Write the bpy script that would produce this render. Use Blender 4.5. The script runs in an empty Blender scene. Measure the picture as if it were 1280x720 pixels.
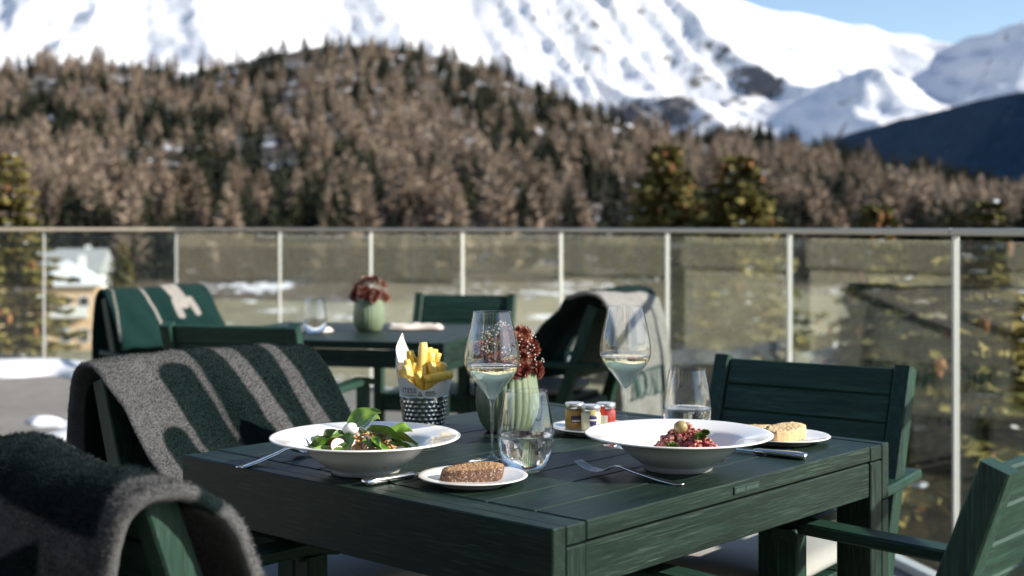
import bpy, math, random
import numpy as np
from mathutils import Vector, Matrix

random.seed(7)
rng = np.random.default_rng(7)
sc = bpy.context.scene
col = sc.collection
R = math.radians

# ------------------------------------------------------------------ camera
F, CX, HY, H = 1650.0, 640.0, 285.0, 1.15      # focal length and horizon in photo pixels, eye height in metres
cd = bpy.data.cameras.new('camera')
cam = bpy.data.objects.new('camera', cd); col.objects.link(cam)
cam.location = (0, 0, H); cam.rotation_euler = (R(90), 0, 0)
cd.sensor_width = 36; cd.lens = F / 1280 * 36; cd.shift_y = -(360 - HY) / 1280
cd.clip_start = 0.05; cd.clip_end = 40000
cd.dof.use_dof = True; cd.dof.focus_distance = 2.2; cd.dof.aperture_fstop = 4.0
sc.camera = cam

# ------------------------------------------------------------------ sky, sun, exposure
SUN_EL, SUN_AZ = R(28), R(104)                 # azimuth clockwise from +Y (camera looks along +Y)
sdir = Vector((math.cos(SUN_EL) * math.sin(SUN_AZ), math.cos(SUN_EL) * math.cos(SUN_AZ), math.sin(SUN_EL)))
w = bpy.data.worlds.new('World'); sc.world = w; w.use_nodes = True
nt = w.node_tree; nt.nodes.clear()
wo = nt.nodes.new('ShaderNodeOutputWorld'); bg = nt.nodes.new('ShaderNodeBackground')
sky = nt.nodes.new('ShaderNodeTexSky'); sky.sky_type = 'NISHITA'; sky.sun_disc = False
sky.sun_elevation = SUN_EL; sky.sun_rotation = SUN_AZ; sky.altitude = 1800; sky.air_density = 1.0; sky.dust_density = 1.6
nt.links.new(sky.outputs[0], bg.inputs[0]); bg.inputs[1].default_value = 0.115
nt.links.new(bg.outputs[0], wo.inputs[0])
sl = bpy.data.lights.new('sun', 'SUN'); sl.energy = 5.0; sl.angle = R(0.53); sl.color = (1.0, 0.93, 0.82)
so = bpy.data.objects.new('sun', sl); col.objects.link(so)
so.rotation_euler = sdir.to_track_quat('Z', 'Y').to_euler(); so.location = (30, -6, 30)
sc.view_settings.view_transform = 'Standard'; sc.view_settings.look = 'None'
sc.view_settings.exposure = 0.75; sc.view_settings.gamma = 1.0
sc.render.engine = 'CYCLES'
sc.cycles.use_denoising = True
sc.cycles.max_bounces = 14; sc.cycles.transparent_max_bounces = 24; sc.cycles.transmission_bounces = 12
sc.cycles.caustics_reflective = False; sc.cycles.sample_clamp_indirect = 6

# ------------------------------------------------------------------ helpers
def W(px, py, z):
    "world point of a photo pixel on the horizontal plane at height z"
    d = F * (H - z) / (py - HY)
    return Vector(((px - CX) / F * d, d, z))

def lin(r, g, b):
    f = lambda c: ((c / 255 + 0.055) / 1.055) ** 2.4 if c > 10 else c / 255 / 12.92
    return (f(r), f(g), f(b))

class Nodes:
    def __init__(s, name):
        s.m = bpy.data.materials.new(name); s.m.use_nodes = True
        s.t = s.m.node_tree; s.t.nodes.clear()
        s.out = s.t.nodes.new('ShaderNodeOutputMaterial')
    def n(s, kind, ins=None, **attrs):
        x = s.t.nodes.new('ShaderNode' + kind)
        for k, v in attrs.items(): setattr(x, k, v)
        for k, v in (ins or {}).items():
            if hasattr(v, 'is_output') or isinstance(v, bpy.types.NodeSocket): s.t.links.new(v, x.inputs[k])
            else: x.inputs[k].default_value = v
        return x
    def math(s, op, a, b=0.0, clamp=False):
        x = s.n('Math', {0: a, 1: b}, operation=op); x.use_clamp = clamp
        return x.outputs[0]
    def mix(s, fac, a, b, blend='MIX'):
        x = s.n('Mix', data_type='RGBA', blend_type=blend)
        for sock, v in ((x.inputs['Factor'], fac), (x.inputs['A'], a), (x.inputs['B'], b)):
            pass
        for key, v in ((0, fac), (6, a), (7, b)):
            if isinstance(v, bpy.types.NodeSocket): s.t.links.new(v, x.inputs[key])
            else: x.inputs[key].default_value = v if key == 0 else (*v[:3], 1.0)
        return x.outputs[2]
    def ramp(s, fac, stops, interp='LINEAR'):
        x = s.n('ValToRGB', {0: fac}); x.color_ramp.interpolation = interp
        e = x.color_ramp.elements
        while len(e) < len(stops): e.new(0.5)
        for el, (p, c) in zip(e, stops):
            el.position = p; el.color = (*c, 1) if not isinstance(c, (int, float)) else (c, c, c, 1)
        return x.outputs[0]
    def noise(s, vec, scale, detail=4, rough=0.55, dist=0.0):
        x = s.n('TexNoise', {'Scale': scale, 'Detail': detail, 'Roughness': rough, 'Distortion': dist})
        if vec is not None: s.t.links.new(vec, x.inputs['Vector'])
        return x.outputs[0]
    def coord(s, which='Object', scale=(1, 1, 1), rand=False):
        v = s.n('TexCoord').outputs[which]
        if rand:
            r = s.n('ObjectInfo').outputs['Random']
            v = s.n('VectorMath', {0: v, 1: s.n('CombineXYZ', {0: s.math('MULTIPLY', r, 7.3), 1: s.math('MULTIPLY', r, 3.1), 2: s.math('MULTIPLY', r, 5.7)}).outputs[0]}, operation='ADD').outputs[0]
        return s.n('Mapping', {'Vector': v, 'Scale': scale}).outputs[0]
    def bump(s, height, strength=0.3, dist=0.002):
        return s.n('Bump', {'Height': height, 'Strength': strength, 'Distance': dist}).outputs[0]
    def pbr(s, base, rough=0.5, normal=None, **kw):
        p = s.n('BsdfPrincipled')
        ins = {'Base Color': base if isinstance(base, bpy.types.NodeSocket) else (*base[:3], 1), 'Roughness': rough}
        ins.update(kw)
        for k, v in ins.items():
            if isinstance(v, bpy.types.NodeSocket): s.t.links.new(v, p.inputs[k])
            else: p.inputs[k].default_value = v
        if normal is not None: s.t.links.new(normal, p.inputs['Normal'])
        s.t.links.new(p.outputs[0], s.out.inputs[0])
        return s.m

def plain(name, base, rough=0.5, var=0.12, nscale=60, bump=0.0, **kw):
    "a colour with a little procedural unevenness"
    N = Nodes(name)
    v = N.coord('Object')
    f = N.noise(v, nscale, 4)
    c = N.mix(f, tuple(x * (1 - var) for x in base), tuple(min(1, x * (1 + var)) for x in base))
    nb = N.bump(f, bump, 0.001) if bump else None
    return N.pbr(c, rough, nb, **{k.replace('_', ' '): x for k, x in kw.items()})

def mesh_obj(name, V, Fs, mat, parent=None, smooth=False, M=None):
    me = bpy.data.meshes.new(name)
    me.from_pydata([tuple(v) for v in V], [], Fs if isinstance(Fs, list) else Fs.tolist())
    me.validate(); me.update()
    if smooth: me.polygons.foreach_set('use_smooth', [True] * len(me.polygons))
    if mat is not None: me.materials.append(mat)
    o = bpy.data.objects.new(name, me); col.objects.link(o)
    if parent is not None: o.parent = parent
    if M is not None: o.matrix_local = M
    return o

def link_mesh(name, me, parent=None, M=None):
    o = bpy.data.objects.new(name, me); col.objects.link(o)
    if parent is not None: o.parent = parent
    if M is not None: o.matrix_local = M
    return o

def empty(name, loc=(0, 0, 0), rz=0.0):
    o = bpy.data.objects.new(name, None); col.objects.link(o)
    o.location = loc; o.rotation_euler = (0, 0, rz); o.empty_display_size = 0.1
    return o

def tag(o, label=None, cat=None, group=None, kind=None):
    if label: o['label'] = label
    if cat: o['category'] = cat
    if group: o['group'] = group
    if kind: o['kind'] = kind
    return o

def kids(o): return [c for c in bpy.data.objects if c.parent == o]

def copy_tree(o, parent=None):
    c = o.copy(); col.objects.link(c)
    if parent is not None: c.parent = parent
    for k in kids(o): copy_tree(k, c)
    return c

def box_vf(lx, ly, lz, ch=0.002):
    "chamfered box centred on the origin"
    V = []; idx = {}
    h = (lx / 2, ly / 2, lz / 2)
    ch = min(ch, min(h) * 0.45)
    for sx in (-1, 1):
        for sy in (-1, 1):
            for sz in (-1, 1):
                s = (sx, sy, sz)
                for a in range(3):
                    idx[(s, a)] = len(V)
                    V.append([s[k] * (h[k] if k == a else h[k] - ch) for k in range(3)])
    Fs = []
    for a in range(3):
        b, c = (a + 1) % 3, (a + 2) % 3
        for sa in (-1, 1):
            q = []
            for sb, scc in ((-1, -1), (1, -1), (1, 1), (-1, 1)):
                s = [0, 0, 0]; s[a] = sa; s[b] = sb; s[c] = scc
                q.append(idx[(tuple(s), a)])
            Fs.append(q if sa > 0 else q[::-1])
    for a in range(3):                      # edges along axis a
        b, c = (a + 1) % 3, (a + 2) % 3
        for sb in (-1, 1):
            for scc in (-1, 1):
                s0 = [0, 0, 0]; s0[a] = -1; s0[b] = sb; s0[c] = scc
                s1 = list(s0); s1[a] = 1
                q = [idx[(tuple(s0), b)], idx[(tuple(s1), b)], idx[(tuple(s1), c)], idx[(tuple(s0), c)]]
                Fs.append(q if sb * scc > 0 else q[::-1])
    for sx in (-1, 1):
        for sy in (-1, 1):
            for sz in (-1, 1):
                t = [idx[((sx, sy, sz), a)] for a in range(3)]
                Fs.append(t if sx * sy * sz > 0 else t[::-1])
    return V, Fs

def basis(x, up):
    x = Vector(x).normalized(); up = Vector(up)
    y = up.cross(x).normalized(); z = x.cross(y)
    return Matrix((x, y, z)).transposed()

def board(name, parent, p0, p1, width, thick, mat, up=(0, 0, 1), ch=0.0025):
    "a plank from p0 to p1; the mesh runs along its own X so that the grain does too"
    p0, p1 = Vector(p0), Vector(p1); L = (p1 - p0).length
    V, Fs = box_vf(L, width, thick, ch)
    M = Matrix.Translation((p0 + p1) / 2) @ basis(p1 - p0, up).to_4x4()
    return mesh_obj(name, V, Fs, mat, parent, False, M)

def sweep_vf(pts, side, ws, ts, ch=0.004):
    "rectangular chamfered section swept along pts; side is the fixed width direction"
    pts = [Vector(p) for p in pts]; side = Vector(side).normalized()
    V = []; Fs = []
    n = len(pts)
    for i, p in enumerate(pts):
        t = (pts[min(i + 1, n - 1)] - pts[max(i - 1, 0)]).normalized()
        nn = t.cross(side).normalized()
        w_ = (ws[i] if isinstance(ws, (list, tuple)) else ws) / 2; t_ = (ts[i] if isinstance(ts, (list, tuple)) else ts) / 2
        for a, b in ((w_, -t_ + ch), (w_, t_ - ch), (w_ - ch, t_), (-w_ + ch, t_), (-w_, t_ - ch), (-w_, -t_ + ch), (-w_ + ch, -t_), (w_ - ch, -t_)):
            V.append(p + side * a + nn * b)
    for i in range(n - 1):
        for k in range(8):
            a, b = i * 8 + k, i * 8 + (k + 1) % 8
            Fs.append([a, a + 8, b + 8, b])
    Fs.append(list(range(8))); Fs.append([(n - 1) * 8 + k for k in range(7, -1, -1)])
    return V, Fs

def lathe_vf(prof, n=64, rib=None, close=False):
    "prof: list of (r, z); rib(theta, z) multiplies the radius"
    V = []; Fs = []
    for r, z in prof:
        for k in range(n):
            a = 2 * math.pi * k / n
            rr = r * (rib(a, z) if rib else 1.0)
            V.append((rr * math.cos(a), rr * math.sin(a), z))
    for i in range(len(prof) - 1):
        for k in range(n):
            k2 = (k + 1) % n
            Fs.append([i * n + k, i * n + k2, (i + 1) * n + k2, (i + 1) * n + k])
    return V, Fs

def spline(pts, n):
    "Catmull-Rom through pts, n samples evenly by length"
    P = np.array(pts, float); P2 = np.vstack([2 * P[0] - P[1], P, 2 * P[-1] - P[-2]])
    out = []
    for i in range(1, len(P2) - 2):
        for t in np.linspace(0, 1, 24, endpoint=False):
            a, b, c, d = P2[i - 1], P2[i], P2[i + 1], P2[i + 2]
            out.append(0.5 * (2 * b + (c - a) * t + (2 * a - 5 * b + 4 * c - d) * t * t + (3 * b - a - 3 * c + d) * t ** 3))
    out.append(P[-1]); out = np.array(out)
    L = np.concatenate([[0], np.cumsum(np.linalg.norm(np.diff(out, axis=0), axis=1))])
    s = np.linspace(0, L[-1], n)
    return np.stack([np.interp(s, L, out[:, k]) for k in range(out.shape[1])], 1)

def vnoise(x, y, seed=0):
    "2-D value noise on arrays"
    xi = np.floor(x).astype(np.int64); yi = np.floor(y).astype(np.int64)
    fx = x - xi; fy = y - yi
    fx = fx * fx * (3 - 2 * fx); fy = fy * fy * (3 - 2 * fy)
    def h(a, b):
        n = (a * 374761393 + b * 668265263 + seed * 974634777) & 0x7fffffff
        n = ((n ^ (n >> 13)) * 1274126177) & 0x7fffffff
        return ((n ^ (n >> 16)) & 0xffff) / 65535.0
    return (h(xi, yi) * (1 - fx) + h(xi + 1, yi) * fx) * (1 - fy) + (h(xi, yi + 1) * (1 - fx) + h(xi + 1, yi + 1) * fx) * fy

def fbm(x, y, oct=5, seed=0, ridged=False):
    s = np.zeros_like(x, dtype=float); a = 0.5; f = 1.0; tot = 0
    for k in range(oct):
        v = vnoise(x * f + 17.3 * k, y * f - 9.1 * k, seed + k)
        if ridged: v = 1 - np.abs(2 * v - 1)
        s += a * v; tot += a; a *= 0.5; f *= 2.03
    return s / tot

def grid_faces(nr, nc):
    i, j = np.meshgrid(np.arange(nr - 1), np.arange(nc - 1), indexing='ij')
    a = (i * nc + j).ravel()
    return np.stack([a, a + 1, a + nc + 1, a + nc], 1)

def text_vf(s, size):
    cu = bpy.data.curves.new('t', 'FONT'); cu.body = s; cu.size = size; cu.resolution_u = 3
    cu.align_x = 'CENTER'; cu.align_y = 'CENTER'
    o = bpy.data.objects.new('t', cu); col.objects.link(o)
    dg = bpy.context.evaluated_depsgraph_get(); dg.update()
    me = o.evaluated_get(dg).to_mesh()
    V = [tuple(v.co) for v in me.vertices]; Fs = [list(p.vertices) for p in me.polygons]
    bpy.data.objects.remove(o); bpy.data.curves.remove(cu)
    return V, Fs

# ------------------------------------------------------------------ materials
def wood(axis, k=1.0, nm='table'):
    N = Nodes('green_painted_%s_wood_%s' % (nm, axis)); K = lambda *c: tuple(x * k for x in c)
    sc1 = {'x': (2.5, 45, 45), 'y': (45, 2.5, 45), 'z': (45, 45, 2.5)}[axis]
    sc2 = {'x': (14, 420, 420), 'y': (420, 14, 420), 'z': (420, 420, 14)}[axis]
    v1 = N.coord('Object', sc1, rand=True); v2 = N.coord('Object', sc2, rand=True)
    g1 = N.noise(v1, 1.6, 8, 0.72, 0.5); g2 = N.noise(v2, 1.0, 3, 0.6)
    big = N.noise(N.coord('Object', (1, 1, 1), rand=True), 5, 3)
    c = N.ramp(g1, [(0.3, K(0.0018, 0.0070, 0.0050)), (0.55, K(0.0052, 0.0180, 0.0122)), (0.8, K(0.0150, 0.042, 0.029))])
    speck = N.math('MULTIPLY', N.ramp(g2, [(0.52, 0.0), (0.72, 1.0)]), N.ramp(big, [(0.35, 0.15), (0.7, 0.8)]))
    c = N.mix(speck, c, (0.068, 0.108, 0.080) if k == 1.0 else (0.085, 0.135, 0.100))
    hgt = N.math('ADD', N.math('MULTIPLY', g1, 0.6), N.math('MULTIPLY', g2, 0.5))
    r = N.ramp(g1, [(0.2, 0.40), (0.8, 0.62)])
    return N.pbr(c, r, N.bump(hgt, 0.42, 0.0010), **{'Specular IOR Level': 0.30})
WX, WY, WZ = wood('x'), wood('y'), wood('z')
CX_, CY_, CZ_ = (wood(a_, 2.5, 'chair') for a_ in 'xyz')      # a paler copy of the table's green paint for the chairs

def thin_glass(name, f0, tint=(0.97, 0.985, 0.975), edge=(0.55, 0.62, 0.58), p=5.0, streak=False):
    N = Nodes(name)
    lw = N.n('LayerWeight', {'Blend': 0.5}).outputs['Facing']
    f = N.math('ADD', N.math('MULTIPLY', N.math('POWER', lw, p), 1 - f0), f0, True)
    tr = N.n('BsdfTransparent', {'Color': N.mix(N.math('POWER', lw, 4.0), tint, edge)})
    rough = 0.0
    gl = N.n('BsdfGlossy', {'Color': (1, 1, 1, 1), 'Roughness': rough})
    mx = N.n('MixShader', {0: f, 1: tr.outputs[0], 2: gl.outputs[0]})
    if streak:      # a film of dust and dried water on the panes
        d = N.ramp(N.noise(N.coord('Object', (1.0, 1.0, 0.35)), 5.0, 6, 0.65), [(0.45, 0.0), (0.8, 0.03)])
        df = N.n('BsdfDiffuse', {'Color': (0.55, 0.56, 0.5, 1)})
        mx = N.n('MixShader', {0: d, 1: mx.outputs[0], 2: df.outputs[0]})
    N.t.links.new(mx.outputs[0], N.out.inputs[0])
    return N.m
PANE = thin_glass('balustrade_glass', 0.066, (0.96, 0.985, 0.965), (0.87, 0.92, 0.89), 7.5, True)
GLASS = thin_glass('table_glass', 0.11, (0.985, 0.99, 0.985), (0.30, 0.33, 0.32), 3.6)
def liquid(name, c):
    N = Nodes(name)
    return N.pbr(c, 0.0, None, **{'Transmission Weight': 1.0, 'IOR': 1.335})
WINE = liquid('white_wine', (0.97, 0.87, 0.52)); WATER = liquid('water', (0.98, 0.995, 1.0))
CHINA = plain('white_porcelain', (0.85, 0.835, 0.80), 0.16, 0.015, 20, Coat_Weight=0.4, Coat_Roughness=0.06)
STEEL = plain('polished_steel', (0.72, 0.72, 0.72), 0.16, 0.06, 90, Metallic=1.0)
RAILM = plain('pale_metal_rail', (0.62, 0.54, 0.42), 0.40, 0.10, 12)
POSTM = plain('brushed_post', (0.66, 0.66, 0.64), 0.35, 0.08, 20, Metallic=0.35)

# ------------------------------------------------------------------ ground and far terrain
def interp_profile(pts):
    P = np.array(pts, float)
    return lambda x: np.interp(x, P[:, 0], P[:, 1])

hill_line = interp_profile([(-2600, 190), (-1200, 150), (-400, 110), (0, 96), (100, 90), (170, 94), (230, 104), (300, 90), (400, 69), (450, 68), (520, 74), (600, 95),
                            (650, 114), (700, 134), (760, 158), (850, 184), (940, 178), (1000, 190), (1060, 202), (1130, 222), (1280, 256), (1700, 272), (3500, 278)])
G0 = -10.0                                    # level of the land below the terrace
HY0, HY1 = 215.0, 1000.0
def hill_z(px, Y):
    "height of the hillside at bearing px and distance Y"
    g = np.clip((Y - HY0) / (HY1 - HY0), 0, 1) ** 0.78
    e0 = (G0 - H) / Y
    e1 = (HY - hill_line(px) + 11) / F
    z = (e0 * (1 - g) + e1 * g) * Y + H
    X = (px - CX) / F * Y
    z += (fbm(X / 60, Y / 60, 4, 3) - 0.5) * 9 * np.clip(g * 3, 0, 1) * (1 - 0.6 * g)
    back = np.clip((Y - HY1) / 500, 0, 1)
    return z - back ** 1.5 * 190

def near_z(X, Y):
    r = np.clip((np.hypot(X, Y) - 14) / 60, 0, 1)
    z = G0 + (fbm(X / 14, Y / 14, 4, 11) - 0.5) * 2.4 * r
    # a bank that rises towards the lane on the right, where the meadow is seen through the panes
    return z

def ground_mat():
    N = Nodes('winter_meadow')
    v = N.n('NewGeometry').outputs['Position']
    a = N.noise(v, 0.09, 6, 0.62); b = N.noise(v, 1.3, 5, 0.6); c = N.noise(v, 0.03, 3)
    grass = N.ramp(b, [(0.25, (0.09, 0.080, 0.045)), (0.5, (0.19, 0.172, 0.100)), (0.8, (0.30, 0.27, 0.175))])
    snow = N.ramp(N.math('ADD', N.math('MULTIPLY', a, 0.75), N.math('MULTIPLY', b, 0.25)), [(0.575, 0.0), (0.60, 1.0)])
    return N.pbr(N.mix(snow, grass, (0.82, 0.84, 0.88)), 0.9, N.bump(b, 0.6, 0.4))
def hill_mat():
    N = Nodes('wooded_hillside_floor')
    v = N.n('NewGeometry').outputs['Position']
    a = N.noise(v, 0.035, 6, 0.65); b = N.noise(v, 0.5, 5, 0.6)
    soil = N.ramp(b, [(0.25, (0.03, 0.022, 0.014)), (0.75, (0.10, 0.075, 0.048))])
    snow = N.ramp(N.math('ADD', N.math('MULTIPLY', a, 0.6), N.math('MULTIPLY', b, 0.4)), [(0.55, 0.0), (0.585, 1.0)])
    return N.pbr(N.mix(snow, soil, (0.80, 0.82, 0.88)), 0.9)

xs = np.concatenate([np.linspace(-400, -60, 40), np.linspace(-58, 58, 118), np.linspace(60, 400, 40)])
ys = np.concatenate([np.linspace(-200, -12, 16), np.linspace(-10, 120, 120), np.linspace(123, 240, 40)])
YY, XX = np.meshgrid(ys, xs, indexing='ij')
ZZ = near_z(XX, YY)
g = mesh_obj('ground', np.stack([XX, YY, ZZ], -1).reshape(-1, 3), grid_faces(len(ys), len(xs)), ground_mat(), smooth=True)
tag(g, 'olive winter meadow with snow patches below the terrace', 'ground', kind='structure')
for p in g.data.polygons[:1]:
    if p.normal.z < 0: g.data.flip_normals()

pxs = np.linspace(-2500, 3400, 380); yd = np.concatenate([np.linspace(205, 1000, 150), np.linspace(1010, 1600, 20)])
PY, PX = np.meshgrid(yd, pxs, indexing='ij')
ZZ = hill_z(PX, PY)
h = mesh_obj('hill', np.stack([(PX - CX) / F * PY, PY, ZZ], -1).reshape(-1, 3), grid_faces(len(yd), len(pxs)), hill_mat(), smooth=True)
tag(h, 'long wooded hill rising behind the balustrade', 'hill', kind='structure')

# a far plain so that the ground reaches the horizon everywhere
V = []; Fs = []
ring = [190, 1500, 30000]; n = 48
for r in ring:
    for k in range(n): V.append((r * math.cos(2 * math.pi * k / n), r * math.sin(2 * math.pi * k / n), G0 - 1.6))
for i in range(2):
    for k in range(n): Fs.append([i * n + k, (i + 1) * n + k, (i + 1) * n + (k + 1) % n, i * n + (k + 1) % n])
pl = mesh_obj('terrain', V, Fs, plain('valley_floor', (0.16, 0.14, 0.09), 0.95, 0.5, 0.02))
tag(pl, 'flat valley floor reaching to the horizon', 'terrain', kind='structure')

# snow mountains
snow_line = interp_profile([(-2600, 60), (-1500, -20), (-600, -60), (0, -130), (300, -150), (600, -105), (800, -52), (925, -2), (950, 8), (975, 14), (1000, 15), (1020, 19), (1060, 31), (1080, 33), (1110, 44),
                            (1150, 50), (1178, 60), (1195, 63), (1215, 52), (1240, 44), (1280, 24), (1330, 8), (1450, 0), (1700, -10), (2200, 20), (3600, 110)])
def snow_mat():
    N = Nodes('snow_and_rock')
    geo = N.n('NewGeometry'); v = geo.outputs['Position']
    nz = N.n('SeparateXYZ', {0: geo.outputs['Normal']}).outputs[2]
    big = N.noise(v, 0.0016, 5, 0.6); fine = N.noise(v, 0.012, 6, 0.65)
    st = N.math('SUBTRACT', 0.74, nz)
    k = N.math('ADD', N.math('MULTIPLY', st, 1.1), N.math('ADD', N.math('MULTIPLY', N.math('SUBTRACT', big, 0.5), 0.55), N.math('MULTIPLY', N.math('SUBTRACT', fine, 0.5), 1.5)))
    cr = N.n('Attribute', attribute_name='crag').outputs['Fac']
    k = N.math('ADD', k, N.math('SUBTRACT', N.math('MULTIPLY', cr, 1.0), 0.16))
    rock = N.ramp(k, [(0.10, 0.0), (0.17, 1.0)])
    rc = N.ramp(fine, [(0.3, (0.07, 0.072, 0.085)), (0.7, (0.20, 0.185, 0.17))])
    return N.pbr(N.mix(rock, (0.74, 0.755, 0.785), rc), 0.8, N.bump(fine, 0.6, 30.0))
pxs = np.linspace(-2400, 3400, 900); u = np.linspace(0, 1, 210)
UU, PX = np.meshgrid(u, pxs, indexing='ij')
YD = 3200 + UU * 4200
Xw = (PX - CX) / F * YD
e1 = (HY - snow_line(PX)) / F
e = 0.012 + (e1 - 0.012) * np.where(UU < 0.86, (UU / 0.86) ** 0.85, 1.0)
rg = fbm(Xw / 1500 + 0.25 * YD / 1500, YD / 2600, 6, 21, True)
rg2 = fbm(Xw / 420, YD / 700, 5, 33, True)
crag = np.exp(-((PX - 760) / 150) ** 2) + 0.9 * np.exp(-((PX - 1095) / 55) ** 2) + 0.7 * np.exp(-((PX - 1200) / 30) ** 2) + 0.12
scr = HY - (e * YD) / YD * F                     # where each point lies up the range, in photo rows
cragm = np.exp(-((PX - 770 + 0.5 * (scr - 110)) / 120) ** 2) * np.exp(-((scr - 125) / 38) ** 2) + np.exp(-((PX - 1105) / 52) ** 2 - ((scr - 118) / 26) ** 2) + 0.6 * np.exp(-((PX - 390) / 40) ** 2 - ((scr - 48) / 12) ** 2) + 0.8 * np.exp(-((PX - 1195) / 26) ** 2 - ((scr - 66) / 12) ** 2) + 0.7 * np.exp(-((PX - 940) / 40) ** 2 - ((scr - 120) / 16) ** 2)
crag = crag + 1.2 * cragm
low = np.clip(UU / 0.15, 0, 1) * np.clip((0.9 - UU) / 0.3, 0.1, 1)
gul = fbm(Xw / 330 + YD / 1100 + 1.2 * rg, YD / 2600, 5, 45, True)
Z = e * YD + H + ((rg - 0.62) * 560 + (gul - 0.6) * 210 * (0.35 + 0.8 * crag) + (rg2 - 0.6) * 120 * (0.1 + crag)) * low
Z -= np.where(UU > 0.86, (UU - 0.86) / 0.14, 0) ** 1.3 * 900
m = mesh_obj('mountain', np.stack([Xw, YD, Z], -1).reshape(-1, 3), grid_faces(len(u), len(pxs)), snow_mat(), smooth=True)
at = m.data.attributes.new('crag', 'FLOAT', 'POINT'); at.data.foreach_set('value', (cragm * (0.35 + 1.6 * (gul - 0.45))).ravel().astype(np.float32))
tag(m, 'bright snow covered mountain range above the wooded hill', 'mountain', kind='structure')

# the shaded forested mountain on the right: its visible flank turns away from the sun
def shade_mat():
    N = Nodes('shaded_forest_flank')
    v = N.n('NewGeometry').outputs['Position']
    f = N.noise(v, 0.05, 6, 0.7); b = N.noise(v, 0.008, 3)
    c = N.ramp(f, [(0.3, (0.005, 0.024, 0.048)), (0.55, (0.010, 0.042, 0.080)), (0.75, (0.022, 0.070, 0.12))])  # blue of shade and distant air is put into the forest colour
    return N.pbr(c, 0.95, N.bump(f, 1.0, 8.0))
rl = interp_profile([(960, 206), (1020, 182), (1065, 166), (1100, 155), (1150, 143), (1200, 130), (1280, 113), (1400, 88), (1700, 40), (2300, 30)])
pr = np.linspace(960, 2300, 160); tt = np.linspace(0, 1, 60)
TT, PR = np.meshgrid(tt, pr, indexing='ij')
Yr = np.interp(PR, [960, 1280, 2300], [3000, 2300, 1500]); Xr = (PR - CX) / F * Yr
Zr = (HY - rl(PR)) / F * Yr + H
down = np.clip(1 - TT / 0.75, 0, 1); after = np.clip((TT - 0.75) / 0.25, 0, 1)
run = (Zr + 140) / 0.95
Xs = Xr - down * run * 0.94 + after * 400; Ys = Yr - down * run * 0.34 + after * 160
Zs = Zr - down * (Zr + 140) - after * 120 + (fbm(Xs / 60, Ys / 60, 5, 5) - 0.5) * 26 * (0.25 + down)
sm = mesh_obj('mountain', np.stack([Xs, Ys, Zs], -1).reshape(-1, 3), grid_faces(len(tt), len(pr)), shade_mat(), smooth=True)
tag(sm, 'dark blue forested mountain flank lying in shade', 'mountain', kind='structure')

# ------------------------------------------------------------------ trees of the hillside
def leafmat(name, stops, nscale, rough=0.8):
    N = Nodes(name)
    v = N.n('NewGeometry').outputs['Position']
    f = N.noise(v, nscale, 4, 0.6)
    r = N.n('ObjectInfo').outputs['Random']
    f2 = N.math('ADD', N.math('MULTIPLY', f, 0.8), N.math('MULTIPLY', r, 0.2))
    return N.pbr(N.ramp(f2, stops), rough, None, **{'Specular IOR Level': 0.2})
LARCH = leafmat('bare_larch_twigs', [(0.32, (0.115, 0.085, 0.060)), (0.5, (0.245, 0.186, 0.136)), (0.7, (0.37, 0.295, 0.225))], 0.12)
FIRM = leafmat('dark_evergreen', [(0.3, (0.014, 0.020, 0.015)), (0.5, (0.034, 0.042, 0.024)), (0.72, (0.085, 0.084, 0.042))], 0.12)
BARK = plain('bark', (0.10, 0.075, 0.055), 0.9, 0.4, 8)

def conifer_tris(seed, nb, wid, taper, droop, low, blade, tip=True):
    "crown of a unit-height conifer as branch blades: arrays V, F"
    r = np.random.default_rng(seed)
    V = []; Fs = []
    lean = r.normal(0, 0.02, 2)
    for i in range(nb):
        t = low + (0.985 - low) * (i + r.random()) / nb
        rad = wid * ((1 - t) ** taper) * min(1.0, 0.45 + (t - low) / 0.22) * (0.6 + 0.75 * r.random()) + 0.012
        a = r.random() * 6.283
        d = np.array([math.cos(a), math.sin(a), 0]); s = np.array([-d[1], d[0], 0])
        b = blade * (0.35 + (1 - t)) * r.uniform(0.6, 1.2)
        root = np.array([lean[0] * t, lean[1] * t, t]); tp = root + d * rad + np.array([0, 0, -droop * rad + 0.02 + r.normal(0, 0.012)])
        mid = root + d * rad * 0.55 + np.array([0, 0, 0.02 * r.random()])
        k = len(V)
        V += [root, mid + s * b * 0.5 + [0, 0, -0.012], tp, mid - s * b * 0.5 + [0, 0, -0.012], mid + [0, 0, -b * 0.9]]
        Fs += [[k, k + 1, k + 2], [k, k + 2, k + 3], [k, k + 4, k + 2]]
    if tip:
        V += [np.array([0.018, 0, 0.93]), np.array([-0.01, 0.014, 0.93]), np.array([-0.01, -0.014, 0.93]), np.array([0, 0, 1.02])]
        k = len(V) - 4; Fs += [[k, k + 1, k + 3], [k + 1, k + 2, k + 3], [k + 2, k, k + 3]]
    return np.array(V), np.array(Fs)

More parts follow.
